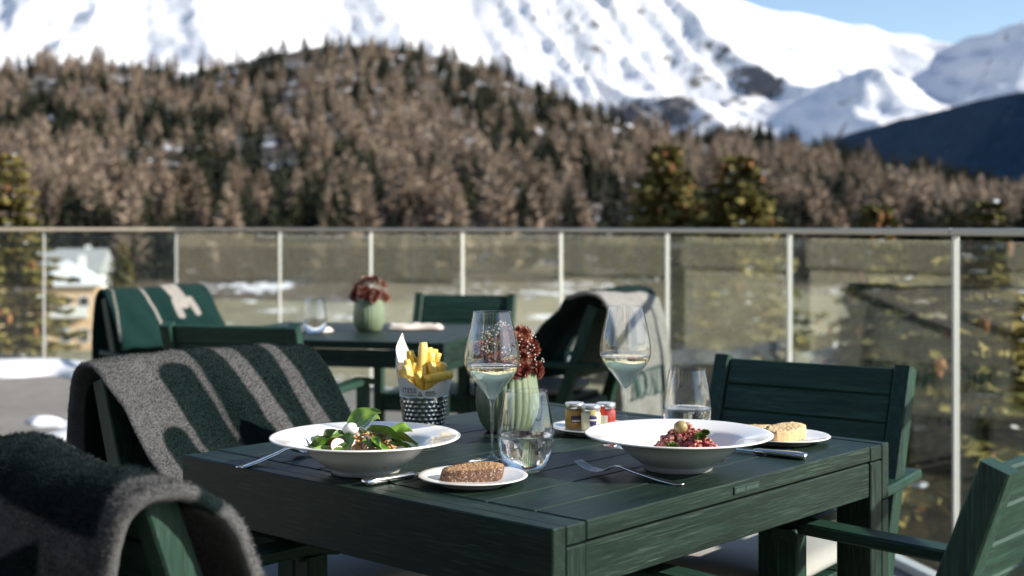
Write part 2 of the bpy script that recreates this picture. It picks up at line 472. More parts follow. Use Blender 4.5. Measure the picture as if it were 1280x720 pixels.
def trunk_mesh(name, r0=0.016, h=0.96):
    V, Fs = lathe_vf([(r0, 0), (r0 * 0.6, h * 0.5), (r0 * 0.15, h)], 6)
    me = bpy.data.meshes.new(name); me.from_pydata(V, [], Fs); me.materials.append(BARK); return me
larch_var = [conifer_tris(100 + k, 210, 0.19 + 0.02 * k, 0.62, -0.02, 0.08, 0.060, False) for k in range(6)]
fir_var = [conifer_tris(200 + k, 190, 0.19 + 0.02 * k, 0.66, 0.40, 0.05, 0.080) for k in range(6)]
larch_low = [conifer_tris(140 + k, 85, 0.20 + 0.02 * k, 0.62, -0.02, 0.08, 0.090, False) for k in range(6)]
fir_low = [conifer_tris(240 + k, 85, 0.20 + 0.02 * k, 0.66, 0.40, 0.05, 0.115) for k in range(6)]
def crown_mesh(name, vf, mat):
    me = bpy.data.meshes.new(name); me.from_pydata(vf[0].tolist(), [], vf[1].tolist()); me.materials.append(mat); return me
larch_me = [crown_mesh('larch_crown', v, LARCH) for v in larch_var]
fir_me = [crown_mesh('evergreen_crown', v, FIRM) for v in fir_var]
tr_me = trunk_mesh('hill_trunk')

NT = 3900
tpx = rng.uniform(-260, 1500, NT); tg = rng.uniform(0.0, 1.0, NT) ** 0.9
tY = HY0 + 15 + (HY1 - 5 - HY0 - 15) * tg ** (1 / 0.78)
tX = (tpx - CX) / F * tY
tz = hill_z(tpx, tY)
cl = fbm(tX / 55, tY / 90, 3, 77)
tfir = (cl + rng.normal(0, 0.06, NT) + 0.11 * np.clip((tg - 0.6) / 0.3, 0, 1)) > 0.535
gapn = fbm(tX / 22, tY / 40, 3, 55)
keep = ~((gapn > 0.57) & (tg < 0.6) & (rng.random(NT) < 0.85))
hgt = np.where(tfir, rng.uniform(9, 17, NT), rng.uniform(10, 20, NT))
ppos = (HY - (tz - H) / tY * F)
inview = (tpx > -20) & (tpx < 1300) & (ppos - hgt * F / tY < HY)
size = hgt / tY * keep * inview
order = np.argsort(-size)
single = set(order[:280].tolist())
restV = []; restF = {0: [], 1: []}; allV = {0: [], 1: []}; cnt = {0: 0, 1: 0}
for i in range(NT):
    if not keep[i]: continue
    f = int(tfir[i]); var = int(rng.integers(6)); rz = rng.uniform(0, 6.28); hh = hgt[i]; wx = rng.uniform(0.75, 1.3)
    if i in single:
        o = empty('evergreen_tree' if f else 'larch_tree', (tX[i], tY[i], tz[i] - 0.3), rz); o.scale = (hh * wx, hh * wx, hh)
        link_mesh('crown', (fir_me if f else larch_me)[var], o); link_mesh('trunk', tr_me, o)
        if f: tag(o, 'dark evergreen conifer growing among brown larches on the wooded hill', 'tree', 'dark conifers on the wooded hill')
        else: tag(o, 'bare brown larch tree growing on the wooded hill', 'tree', 'bare larches on the wooded hill')
    else:
        V, Fc = (fir_low if f else larch_low)[var]
        c, s = math.cos(rz), math.sin(rz)
        P = np.stack([(V[:, 0] * c - V[:, 1] * s) * hh * wx + tX[i], (V[:, 0] * s + V[:, 1] * c) * hh * wx + tY[i], V[:, 2] * hh + tz[i] - 0.3], 1)
        allV[f].append(P); restF[f].append(Fc + cnt[f]); cnt[f] += len(P)
for f, nm, lb, mt in ((0, 'larch_forest', 'mass of bare brown larches covering the wooded hill', LARCH), (1, 'evergreen_forest', 'dark evergreen trees massed between larches on the wooded hill', FIRM)):
    o = mesh_obj(nm, np.concatenate(allV[f]), np.concatenate(restF[f]), mt)
    tag(o, lb, 'forest', kind='stuff')

# ------------------------------------------------------------------ near spruces below and beside the terrace
SPR = leafmat('sunlit_spruce_needles', [(0.28, (0.030, 0.034, 0.010)), (0.48, (0.105, 0.098, 0.026)), (0.68, (0.27, 0.215, 0.065))], 2.2)
CONEM = plain('spruce_cone', (0.30, 0.13, 0.045), 0.6, 0.3, 10)
SNOWM = plain('snow', (0.70, 0.73, 0.77), 0.7, 0.14, 9, 0.5, Subsurface_Weight=0.0)
def spruce(seed, height, wid, fine):
    "needle blades, cones and snow tufts of a near spruce, metres"
    r = np.random.default_rng(seed)
    V = []; Fs = []; CV = []; CF = []; SV = []; SF = []
    cb, cf = lathe_vf([(0.001, 0), (0.022, -0.03), (0.024, -0.07), (0.012, -0.115), (0.001, -0.12)], 6)
    sb, sf = lathe_vf([(0.001, 0.02), (0.035, 0.012), (0.045, 0), (0.02, -0.012), (0.001, -0.014)], 6)
    z = 0.35
    while z > 0 and z < height:
        t = z / height
        L = wid * (1 - t) ** 0.8 * r.uniform(0.8, 1.15) + 0.08
        nbr = int(r.integers(7, 10))
        a0 = r.random() * 6.28
        for b in range(nbr):
            a = a0 + 6.283 * b / nbr + r.normal(0, 0.22); l = L * r.uniform(0.75, 1.15)
            d = np.array([math.cos(a), math.sin(a), 0]); s = np.array([-d[1], d[0], 0])
            nt_ = max(8, int(l * 34)) if fine else max(6, int(l * 12))
            for q in range(nt_):
                f = (q + 0.6) / nt_
                p = d * l * f + np.array([0, 0, z + l * (0.10 * f - 0.42 * f * f + 0.22 * f ** 4)])
                for side in (-1, 1):
                    tl = (0.34 * (1.05 - f) * l + 0.09) * r.uniform(0.6, 1.2) * (0.9 if fine else 1)
                    dr = d * r.uniform(0.5, 0.9) + s * side * r.uniform(0.5, 1.0) + np.array([0, 0, r.uniform(-0.45, 0.12)])
                    dr /= np.linalg.norm(dr)
                    wv = np.cross(dr, r.normal(0, 1, 3)); wv /= np.linalg.norm(wv) + 1e-9
                    hw = r.uniform(0.022, 0.048) if fine else r.uniform(0.04, 0.085)
                    k = len(V)
                    V += [p, p + dr * tl * 0.5 + wv * hw, p + dr * tl, p + dr * tl * 0.5 - wv * hw]
                    Fs += [[k, k + 1, k + 2], [k, k + 2, k + 3]]
                if t > 0.62 and r.random() < 0.018 * (1 + 2 * t) * (0.28 if fine else 1):
                    k = len(CV); CV += [np.array(v) * r.uniform(0.9, 1.3) + p + d * 0.05 for v in cb]; CF += [[i + k for i in q2] for q2 in cf]
                if r.random() < (0.012 if fine else 0.035):
                    k = len(SV); SV += [np.array(v) * r.uniform(0.5, 1.2) + p + [0, 0, 0.03] for v in sb]; SF += [[i + k for i in q2] for q2 in sf]
        z += r.uniform(0.75, 1.15) * 0.21 * (0.55 + 0.7 * (1 - t))
    out = []
    for nm, vv, ff, mt in (('crown', V, Fs, SPR), ('cones', CV, CF, CONEM), ('snow', SV, SF, SNOWM)):
        me = bpy.data.meshes.new(nm); me.from_pydata([tuple(v) for v in vv], [], ff); me.materials.append(mt); out.append((nm, me))
    tv, tf = lathe_vf([(0.018 * height, 0), (0.012 * height, height * 0.4), (0.002 * height, height)], 8)
    me = bpy.data.meshes.new('trunk'); me.from_pydata(tv, [], tf); me.materials.append(BARK); out.append(('trunk', me))
    return out
sprA = spruce(1, 12.0, 2.4, 0); sprB = spruce(2, 11.0, 2.3, 0); sprC = spruce(3, 11.0, 2.7, 1)
def put_spruce(px, ptop, d, kind, label, sx=1.0, rz=0.0):
    top = H + (HY - ptop) / F * d
    parts, hh = ((sprA, 12.0), (sprB, 11.0), (sprC, 11.0))[kind]
    s = (top - G0 + 0.6) / hh
    o = empty('spruce_tree', ((px - CX) / F * d, d, G0 - 0.6), rz); o.scale = (s * sx, s * sx, s)
    for nm, me in parts:
        c = link_mesh(nm, me, o)
        if nm in ('cones', 'snow'): c['kind'] = 'stuff'
    return tag(o, label, 'tree', 'spruces growing close below the terrace')
put_spruce(12, 192, 19, 2, 'tall golden green spruce beside the small white roofed house', 1.05, 0.3)
put_spruce(832, 178, 24, 1, 'slim spruce with cones, taller of the pair above the handrail', 1.3, 1.0)
put_spruce(921, 192, 23, 1, 'bushy spruce with brown cones, shorter of the pair above the handrail', 1.5, 2.2)
put_spruce(1098, 252, 15.5, 1, 'spruce with its thin tip just over the handrail beyond the slatted chair', 0.9, 3.0)
put_spruce(1236, 250, 12.5, 2, 'broad snow flecked spruce filling the last glass pane', 0.85, 4.1)
put_spruce(1118, 345, 10.5, 2, 'low spruce growing close outside the glass beyond the slatted chair', 1.5, 5.0)
put_spruce(1205, 318, 9.0, 2, 'dense snow flecked spruce just behind the last slim post', 1.5, 0.2)
put_spruce(152, 305, 46, 1, 'small dark spruce standing right next to the peach coloured house', 1.0, 2.7)
put_spruce(1030, 420, 16, 0, 'low wide spruce below the terrace behind the slatted chair', 0.8, 1.7)

# ------------------------------------------------------------------ houses seen through the first panes
PEACH = plain('peach_render', (0.62, 0.43, 0.26), 0.85, 0.08, 2)
GREYR = plain('weathered_roof', (0.34, 0.35, 0.36), 0.8, 0.15, 1.2)
WINM = plain('dark_window', (0.02, 0.025, 0.03), 0.15, 0.2, 3)
TRIM = plain('white_trim', (0.72, 0.72, 0.70), 0.6, 0.05, 5)
def solid(name, V, Fs, mat, parent): return mesh_obj(name, V, Fs, mat, parent)
def box_at(name, c, s, mat, parent, ch=0.01):
    V, Fs = box_vf(*s, ch); return mesh_obj(name, V, Fs, mat, parent, M=Matrix.Translation(c))
def house(name, px, d, wx, wy, zeave, zapex, roofmat, wallmat, hip, rz, label):
    o = empty(name, ((px - CX) / F * d, d, G0 - 1.0), R(rz))
    he = zeave - G0 + 1.0; ha = zapex - G0 + 1.0
    box_at('wall', (0, 0, he / 2), (wx, wy, he), wallmat, o)
    ov = 0.5; a, b = wx / 2 + ov, wy / 2 + ov; k = 0 if hip else a
    t = 0.18
    V = [(-a, -b, he), (a, -b, he), (a, b, he), (-a, b, he), (-k - 0.01, 0, ha), (k + 0.01, 0, ha)]
    V += [(x, y, z + t) for x, y, z in V]
    Fs = []
    for q in ([0, 1, 5, 4], [1, 2, 5], [2, 3, 4, 5], [3, 0, 4]): Fs += [[i + 6 for i in q]]
    Fs += [[0, 3, 2, 1], [0, 1, 7, 6], [1, 2, 8, 7], [2, 3, 9, 8], [3, 0, 6, 9]]
    rf = mesh_obj('roof', V, Fs, roofmat, o)
    box_at('chimney', (wx * 0.22, 0.3, ha - 0.2), (0.6, 0.6, 1.6), TRIM, rf)
    nst = max(1, int(he / 2.9))
    for st in range(nst):
        z = he - 1.5 - 2.8 * st
        for fx in (-0.3, 0.05, 0.32):
            wn = box_at('window', (wx * fx, -wy / 2 - 0.02, z), (0.95, 0.10, 1.25), TRIM, o); box_at('pane', (0, -0.04, 0), (0.75, 0.06, 1.05), WINM, wn)
        for fy in (-0.25, 0.25):
            wn = box_at('window', (wx / 2 + 0.02, wy * fy, z), (0.10, 0.95, 1.25), TRIM, o); box_at('pane', (0.04, 0, 0), (0.06, 0.75, 1.05), WINM, wn)
    bl = box_at('balcony', (wx * 0.12, -wy / 2 - 0.6, he - 2.6), (wx * 0.55, 1.2, 0.15), TRIM, o)
    box_at('railing', (0, -0.55, 0.5), (wx * 0.55, 0.06, 0.85), TRIM, bl)
    return tag(o, label, 'house')
house('chalet', 84, 118, 5.6, 6.5, -3.9, -1.9, SNOWM, PEACH, True, 12, 'small peach coloured house with a white snowy hipped roof')
house('house', 92, 165, 7.5, 8, -4.4, -1.6, GREYR, TRIM, False, 4, 'house with a long grey roof behind the snowy roofed one')
house('house', -60, 150, 9, 9, -4.2, -1.2, GREYR, PEACH, False, -10, 'grey roofed house hidden behind the tall spruce')

# ------------------------------------------------------------------ the hotel round the terrace (side wing mirrored in panes, unseen rear wing added)
STUCCO = plain('cream_stucco', (0.62, 0.56, 0.44), 0.9, 0.6, 0.8, 0.3)
STONE = plain('stone_plinth', (0.42, 0.38, 0.30), 0.9, 0.3, 3.0, 0.4)
ht = empty('hotel', (-20, 8, 0))
tag(ht, 'cream rendered hotel wing mirrored in the balustrade panes, plus an added unseen rear wing', 'building')
def wing(ax, ay, bx, by, z0, z1, th, nx, ny, floors=2):
    "a wall slab from a to b (local), outward normal (nx, ny), with windows"
    L = math.hypot(bx - ax, by - ay); ang = math.atan2(by - ay, bx - ax)
    M = Matrix.Translation(((ax + bx) / 2 - nx * th / 2, (ay + by) / 2 - ny * th / 2, (z0 + z1) / 2)) @ Matrix.Rotation(ang, 4, 'Z')
    V, Fs = box_vf(L, th, z1 - z0, 0.01); mesh_obj('wall', V, Fs, STUCCO, ht, M=M)
    V, Fs = box_vf(L, 0.16, 0.75, 0.02)
    mesh_obj('plinth', V, Fs, STONE, ht, M=Matrix.Translation(((ax + bx) / 2 + nx * 0.08, (ay + by) / 2 + ny * 0.08, 0.375)) @ Matrix.Rotation(ang, 4, 'Z'))
    k = int(L / 3.2)
    for i in range(k):
        t = (i + 0.5) / k
        for z, hw in ((1.9, 2.0), (5.2, 1.7), (8.6, 1.7))[:floors]:
            c = Vector((ax + (bx - ax) * t, ay + (by - ay) * t, z))
            V, Fs = box_vf(1.3, 0.14, hw, 0.01)
            wn = mesh_obj('window', V, Fs, TRIM, ht, M=Matrix.Translation(c + Vector((nx, ny, 0)) * 0.03) @ Matrix.Rotation(ang, 4, 'Z'))
            sg = -1 if (Matrix.Rotation(ang, 3, 'Z') @ Vector((0, -1, 0))).dot(Vector((nx, ny, 0))) > 0 else 1
            V, Fs = box_vf(1.1, 0.05, hw - 0.2, 0.005)
            mesh_obj('pane', V, Fs, WINM, wn, M=Matrix.Translation((0, sg * 0.06, 0)))
wing(0, -17, 0, 24, -11, 3.6, 0.5, 1, 0, 1)
wing(0, -17.0, 25, -17.0, -11, 14.0, 0.5, 0, 1, 3)  # unseen wall behind the camera, added and raised to block sky light

# ------------------------------------------------------------------ terrace
S = 1.025
posts = [(-0.3545 * 10.35, 10.35), (-2.643, 10.385), (-1.738, 9.875), (-0.981, 9.165), (-0.3147, 8.37), (0.278, 7.52), (0.777, 6.61), (1.19, 5.66), (1.58, 4.7)]
posts = [(x * S * k, y * S * k) for (x, y), k in zip(posts, (1, 1, 1, 1, 1, 0.99, 0.97, 0.92, 0.86))]
d = Vector((posts[-1][0] - posts[-2][0], posts[-1][1] - posts[-2][1]))
p = Vector(posts[-1])
for k in range(5):
    ang = R(-4.5); d = Matrix.Rotation(ang, 2) @ d; p = p + d; posts.append((p.x, p.y))
p = Vector(posts[0])
for k in range(14): p = p + Vector((-1.066, 0.0)); posts.insert(0, (p.x, p.y))

N = Nodes('terrace_paving'); v = N.n('NewGeometry').outputs['Position']
a = N.noise(N.n('Mapping', {'Vector': v, 'Rotation': (0, 0, R(35)), 'Scale': (0.35, 2.6, 1)}).outputs[0], 1.0, 6, 0.65); b = N.noise(v, 140, 3, 0.6); c2 = N.noise(v, 9, 5, 0.65)
cc = N.ramp(N.math('ADD', N.math('MULTIPLY', a, 0.5), N.math('MULTIPLY', c2, 0.5)), [(0.3, (0.115, 0.106, 0.092)), (0.52, (0.20, 0.187, 0.165)), (0.72, (0.30, 0.283, 0.255))])
cc = N.mix(N.math('MULTIPLY', b, 0.35), cc, (0.22, 0.21, 0.19))
PAVE = N.pbr(cc, 0.85, N.bump(b, 0.4, 0.002))
outer = [(x + 0.0, y + 0.14) for x, y in posts]
nx_ = []
for i, (x, y) in enumerate(posts):
    a = Vector(posts[max(i - 1, 0)]); b = Vector(posts[min(i + 1, len(posts) - 1)])
    t = (b - a).normalized(); nrm = Vector((-t.y, t.x))
    nx_.append(nrm if nrm.y + nrm.x > 0 else -nrm)
poly = [(-20, -9), (6, -9)] + [(posts[-1][0] + 0.1, -9)] + [(posts[i][0] + nx_[i].x * 0.09, posts[i][1] + nx_[i].y * 0.09) for i in range(len(posts) - 1, -1, -1)] + [(-20, posts[0][1] + 0.09)]
poly = [q for q in poly if not (q == (6, -9))]
n = len(poly)
V = [(x, y, 0.0) for x, y in poly] + [(x, y, -0.45) for x, y in poly]
Fs = [list(range(n)), [n + i for i in range(n - 1, -1, -1)]] + [[i, n + i, n + (i + 1) % n, (i + 1) % n] for i in range(n)]
fl = mesh_obj('terrace_floor', V, Fs, PAVE); tag(fl, 'pale grey paved terrace floor under the tables', 'floor', kind='structure')
V = [(x * 1.0, y, -0.45) for x, y in poly]
# retaining wall below the slab, set back
rw = [(x - nx_[0].x * 0, y - 0.5, 0) for x, y in poly]
V = [(x - 0.25 if x > -10 else x, y - 0.35 if y > 0 else y, -0.453) for x, y in poly]; V = V + [(x, y, G0 - 2) for x, y, _ in V]
Fs = [[i, n + i, n + (i + 1) % n, (i + 1) % n] for i in range(n)]
tag(mesh_obj('retaining_wall', V, Fs, STONE), 'stone retaining wall below the terrace edge', 'wall', kind='structure')

bal = empty('glass_balustrade', (0, 0, 0)); tag(bal, 'curved frameless glass balustrade with slim posts and a pale handrail', 'balustrade')
RZ = 1.138
pv, pf = box_vf(0.012, 0.022, RZ - 0.005, 0.002)
pme = bpy.data.meshes.new('post'); pme.from_pydata(pv, [], pf); pme.materials.append(POSTM)
for i, (x, y) in enumerate(posts):
    t = nx_[i]
    link_mesh('post', pme, bal, Matrix.Translation((x, y, (RZ - 0.015) / 2)) @ Matrix.Rotation(math.atan2(t.y, t.x) + math.pi / 2, 4, 'Z'))
for i in range(len(posts) - 1):
    a = Vector((*posts[i], 0)); b = Vector((*posts[i + 1], 0)); u_ = (b - a).normalized()
    mid = (a + b) / 2; L = (b - a).length - 0.028
    V, Fs = box_vf(L, 0.012, RZ - 0.05, 0.001)
    M = Matrix.Translation((mid.x, mid.y, (RZ - 0.02) / 2 + 0.008)) @ Matrix.Rotation(math.atan2(u_.y, u_.x), 4, 'Z')
    mesh_obj('glass_pane', V, Fs, PANE, bal, M=M)
    V, Fs = box_vf((b - a).length - 0.001, 0.045, 0.024, 0.005)
    mesh_obj('handrail', V, Fs, RAILM, bal, M=Matrix.Translation((mid.x, mid.y, RZ)) @ Matrix.Rotation(math.atan2(u_.y, u_.x), 4, 'Z'))
    V, Fs = box_vf((b - a).length - 0.001, 0.05, 0.03, 0.003)
    mesh_obj('base_channel', V, Fs, POSTM, bal, M=Matrix.Translation((mid.x - 0.0, mid.y, 0.017)) @ Matrix.Rotation(math.atan2(u_.y, u_.x), 4, 'Z'))

# snow left along the foot of the glass
def snow_lump(cx, cy, rx, ry, h_, seed):
    n, m_ = 40, 12; V = []; Fs = []
    for j in range(m_ + 1):
        f = j / m_
        for k in range(n):
            a = 6.2832 * k / n
            e = 1 + 0.22 * math.sin(3 * a + seed) + 0.13 * math.sin(7 * a + 2 * seed) + 0.06 * math.sin(13 * a + seed)
            hz = h_ * (1 - f ** 2.2) * (0.9 + 0.15 * math.sin(3 * a + seed) * f)
            V.append((cx + rx * f * e * math.cos(a), cy + ry * f * e * math.sin(a), 0.003 + max(0, hz)))
    for j in range(m_):
        for k in range(n): Fs.append([j * n + k, j * n + (k + 1) % n, (j + 1) * n + (k + 1) % n, (j + 1) * n + k])
    return V, Fs
V = []; Fs = []
n = 160
xs_ = np.linspace(-12, -1.75, n)
prof = [(0.0, 0.0), (0.05, 0.05), (0.22, 0.085), (0.5, 0.09), (0.80, 0.08), (0.93, 0.03), (1.0, 0.0)]
P = np.array(posts[:18]); P = P[np.argsort(P[:, 0])]
for i, x in enumerate(xs_):
    yb = np.interp(x, P[:, 0], P[:, 1]) - 0.05
    wd = 0.48 + 0.16 * math.sin(x * 1.7) + 0.12 * math.sin(x * 4.3 + 1) + 0.07 * math.sin(x * 11)
    if x > -2.6: wd *= max(0.05, (-1.75 - x) / 0.85)
    for f, z in prof:
        V.append((x, yb - wd * f, 0.003 + z * (1 + 0.35 * math.sin(x * 3.1 + f * 4))))
k = len(prof)
Fs = [[i * k + j, i * k + j + 1, (i + 1) * k + j + 1, (i + 1) * k + j] for i in range(n - 1) for j in range(k - 1)]
tag(mesh_obj('snow_bank', V, Fs, SNOWM, smooth=True), 'bank of old snow along the foot of the glass balustrade', 'snow', kind='stuff')
for i, (px, py, rx, ry, hh) in enumerate(((53, 528, .10, .09, .04), (128, 545, .34, .15, .06), (80, 533, .14, .08, .03))):
    q = W(px, py, 0.0)
    V, Fs = snow_lump(0, 0, rx, ry, hh, i * 1.7 + 0.3)
    o = mesh_obj('snow_patch', V, Fs, SNOWM, smooth=True, M=Matrix.Translation((q.x, q.y, 0)))
    tag(o, 'small patch of leftover snow on the terrace paving', 'snow', 'snow patches on the paving')

# ------------------------------------------------------------------ chairs
TAN = math.tan(R(20))
CW, CT = 0.48, 0.84
def make_chair():
    o = empty('garden_chair')
    hx = CW / 2 - 0.019
    yb = lambda z: -0.22 - max(0, z - 0.40) * TAN
    for s in (-1, 1):
        V, Fs = sweep_vf([(s * hx, -0.215, 0), (s * hx, -0.22, 0.36), (s * hx, yb(0.44), 0.44), (s * hx, yb(0.6), 0.6), (s * hx, yb(CT), CT)], (1, 0, 0), 0.038, [0.04, 0.046, 0.05, 0.048, 0.042], 0.003)
        mesh_obj('leg', V, Fs, CZ_, o)
        V, Fs = sweep_vf([(s * hx, 0.225, 0), (s * hx, 0.225, 0.30), (s * hx, 0.225, 0.588)], (1, 0, 0), 0.038, 0.045, 0.003)
        mesh_obj('leg', V, Fs, CZ_, o)
        ax = s * (hx + 0.006)
        pts = spline([(ax, -0.395, 0.605), (ax, -0.2, 0.598), (ax, 0.05, 0.602), (ax, 0.20, 0.605), (ax, 0.275, 0.592)], 10)
        V, Fs = sweep_vf(pts, (1, 0, 0), [0.05, 0.05, 0.05, 0.052, 0.054, 0.056, 0.058, 0.058, 0.056, 0.05], 0.022, 0.004)
        mesh_obj('armrest', V, Fs, CY_, o)
        board('side_rail', o, (s * (hx - 0.001), -0.195, 0.405), (s * (hx - 0.001), 0.2, 0.415), 0.026, 0.06, CX_)
    board('front_rail', o, (-hx + 0.02, 0.225, 0.405), (hx - 0.02, 0.225, 0.405), 0.026, 0.06, CX_)
    board('back_rail', o, (-hx + 0.02, -0.222, 0.40), (hx - 0.02, -0.222, 0.40), 0.026, 0.06, CX_)
    n = Vector((0, math.cos(R(20)), math.sin(R(20))))
    for k in range(5):
        z = CT - 0.033 - k * 0.0585
        y = yb(z) + 0.006
        board('back_slat', o, (-hx + 0.0205, y, z), (hx - 0.0205, y, z), 0.0618, 0.018, CX_, up=n, ch=0.0035)
    for k in range(6):
        y = -0.165 + k * 0.077
        board('seat_slat', o, (-hx - 0.015 + 0.036, y, 0.446), (hx + 0.015 - 0.036, y, 0.446), 0.068, 0.018, CX_)
    return o
proto = make_chair()
first = [True]
def chair(mx, my, fx, fy, label, top=True):
    "mx, my: middle of the top of the backrest; fx, fy: the way it faces"
    f = Vector((fx, fy)).normalized()
    o = proto if first[0] else copy_tree(proto)
    first[0] = False
    yt = 0.22 + (CT - 0.40) * TAN
    o.location = (mx + f.x * yt, my + f.y * yt, 0)
    o.rotation_euler = (0, 0, math.atan2(f.y, f.x) - math.pi / 2)
    return tag(o, label, 'chair', 'green wooden garden chairs')
cR = chair(0.695, 3.06, -0.587, -0.809, 'uncovered green slatted chair facing us across the laid table')
cN = chair(0.785, 1.885, -0.74, 0.673, 'green slatted chair seen from behind, its arm reaching under the laid table')
cL = chair(-0.684, 2.865, 0.746, -0.666, 'green chair under the striped blanket at the laid table')
cM = chair(-0.583, 1.675, 0.665, 0.747, 'green chair under the blanket with one bare back post showing')
cK = chair(-0.905, 4.22, 0.26, 0.97, 'bare dark green chair pulled up to the farther table')
cG = chair(-1.62, 5.95, 0.70, -0.71, 'green chair under the dark green blanket near the snow bank')
cJ = chair(-0.215, 6.15, -0.22, -0.97, 'dark green chair on the balustrade side of the farther table')
cW = chair(0.435, 5.43, -0.87, 0.49, 'green chair under the pale lettered blanket')

# seat cushions
CUSH = plain('pale_felt_cushion', (0.40, 0.39, 0.37), 0.95, 0.12, 160, 0.3)
def cushion(ch, label):
    n_ = 28; V = []; e = 3.2
    for layer in (1, -1):
        for i in range(n_):
            for j in range(n_):
                u_, v_ = i / (n_ - 1) * 2 - 1, j / (n_ - 1) * 2 - 1
                q = max(abs(u_), abs(v_)); f = (1 - q ** 7) ** 0.5
                rr = (abs(u_) ** 6 + abs(v_) ** 6) ** (1 / 6); k = q / rr if rr > 1e-6 else 1.0
                V.append((u_ * k * 0.203, 0.022 + v_ * k * 0.205, 0.482 + layer * (0.004 + 0.020 * f) + (0.003 * math.sin(5 * u_) * math.cos(4 * v_) if layer > 0 else 0)))
    gf = grid_faces(n_, n_); Fs = gf.tolist() + (gf[:, ::-1] + n_ * n_).tolist()
    b_ = [(i, 0) for i in range(n_)] + [(n_ - 1, j) for j in range(1, n_)] + [(i, n_ - 1) for i in range(n_ - 2, -1, -1)] + [(0, j) for j in range(n_ - 2, 0, -1)]
    bi = [i * n_ + j for i, j in b_]
    Fs += [[bi[k], bi[(k + 1) % len(bi)], bi[(k + 1) % len(bi)] + n_ * n_, bi[k] + n_ * n_] for k in range(len(bi))]
    o = mesh_obj('seat_cushion', V, Fs, CUSH, smooth=True); o.location = ch.location; o.rotation_euler = ch.rotation_euler
    return tag(o, label, 'cushion', 'pale seat cushions')
cushion(cR, 'pale grey seat cushion on the uncovered slatted chair')
cushion(cL, 'pale grey seat cushion on the chair with the striped blanket')
cushion(cM, 'pale grey seat cushion on the chair with one bare post')
cushion(cN, 'pale grey seat cushion on the chair seen from behind')
cushion(cK, 'pale seat cushion on the bare chair at the farther table')
cushion(cW, 'pale seat cushion on the chair with the lettered blanket')

# ------------------------------------------------------------------ blankets
def fleece(name, dark, light, nz=260):
    N = Nodes(name)
    at = N.n('Attribute', attribute_name='sd').outputs['Fac']
    v = N.coord('Object')
    f = N.noise(v, nz, 4, 0.7); g_ = N.noise(v, 40, 3)
    k = N.math('ADD', at, N.math('MULTIPLY', N.math('SUBTRACT', f, 0.5), 0.008))
    k = N.ramp(N.math('ADD', N.math('MULTIPLY', k, 120.0), 0.5, True), [(0.0, 0.0), (1.0, 1.0)])
    vv = N.math('ADD', N.math('MULTIPLY', f, 0.75), N.math('MULTIPLY', g_, 0.25))
    cd_ = N.ramp(vv, [(0.25, tuple(x * 0.45 for x in dark)), (0.75, tuple(x * 1.5 for x in dark))])
    cl_ = N.ramp(vv, [(0.25, tuple(x * 0.45 for x in light)), (0.75, tuple(x * 1.45 for x in light))])
    return N.pbr(N.mix(k, cl_, cd_), 0.95, N.bump(f, 1.0, 0.006), **{'Sheen Weight': 0.04, 'Sheen Roughness': 0.5, 'Specular IOR Level': 0.1})
FL1 = fleece('green_grey_fleece', (0.0028, 0.0125, 0.0120), (0.118, 0.119, 0.120))
FL2 = fleece('deep_green_fleece', (0.005, 0.030, 0.026), (0.40, 0.37, 0.34))
FL3 = fleece('pale_grey_fleece', (0.005, 0.022, 0.021), (0.30, 0.298, 0.285))

def cap(x, a, x0, a0, x1, a1, r0, r1=None):
    "signed distance (positive inside) to a tapering capsule"
    r1 = r0 if r1 is None else r1
    dx, da = x1 - x0, a1 - a0; L = dx * dx + da * da
    t = np.clip(((x - x0) * dx + (a - a0) * da) / L, 0, 1)
    return r0 + (r1 - r0) * t - np.hypot(x - x0 - dx * t, a - a0 - da * t)

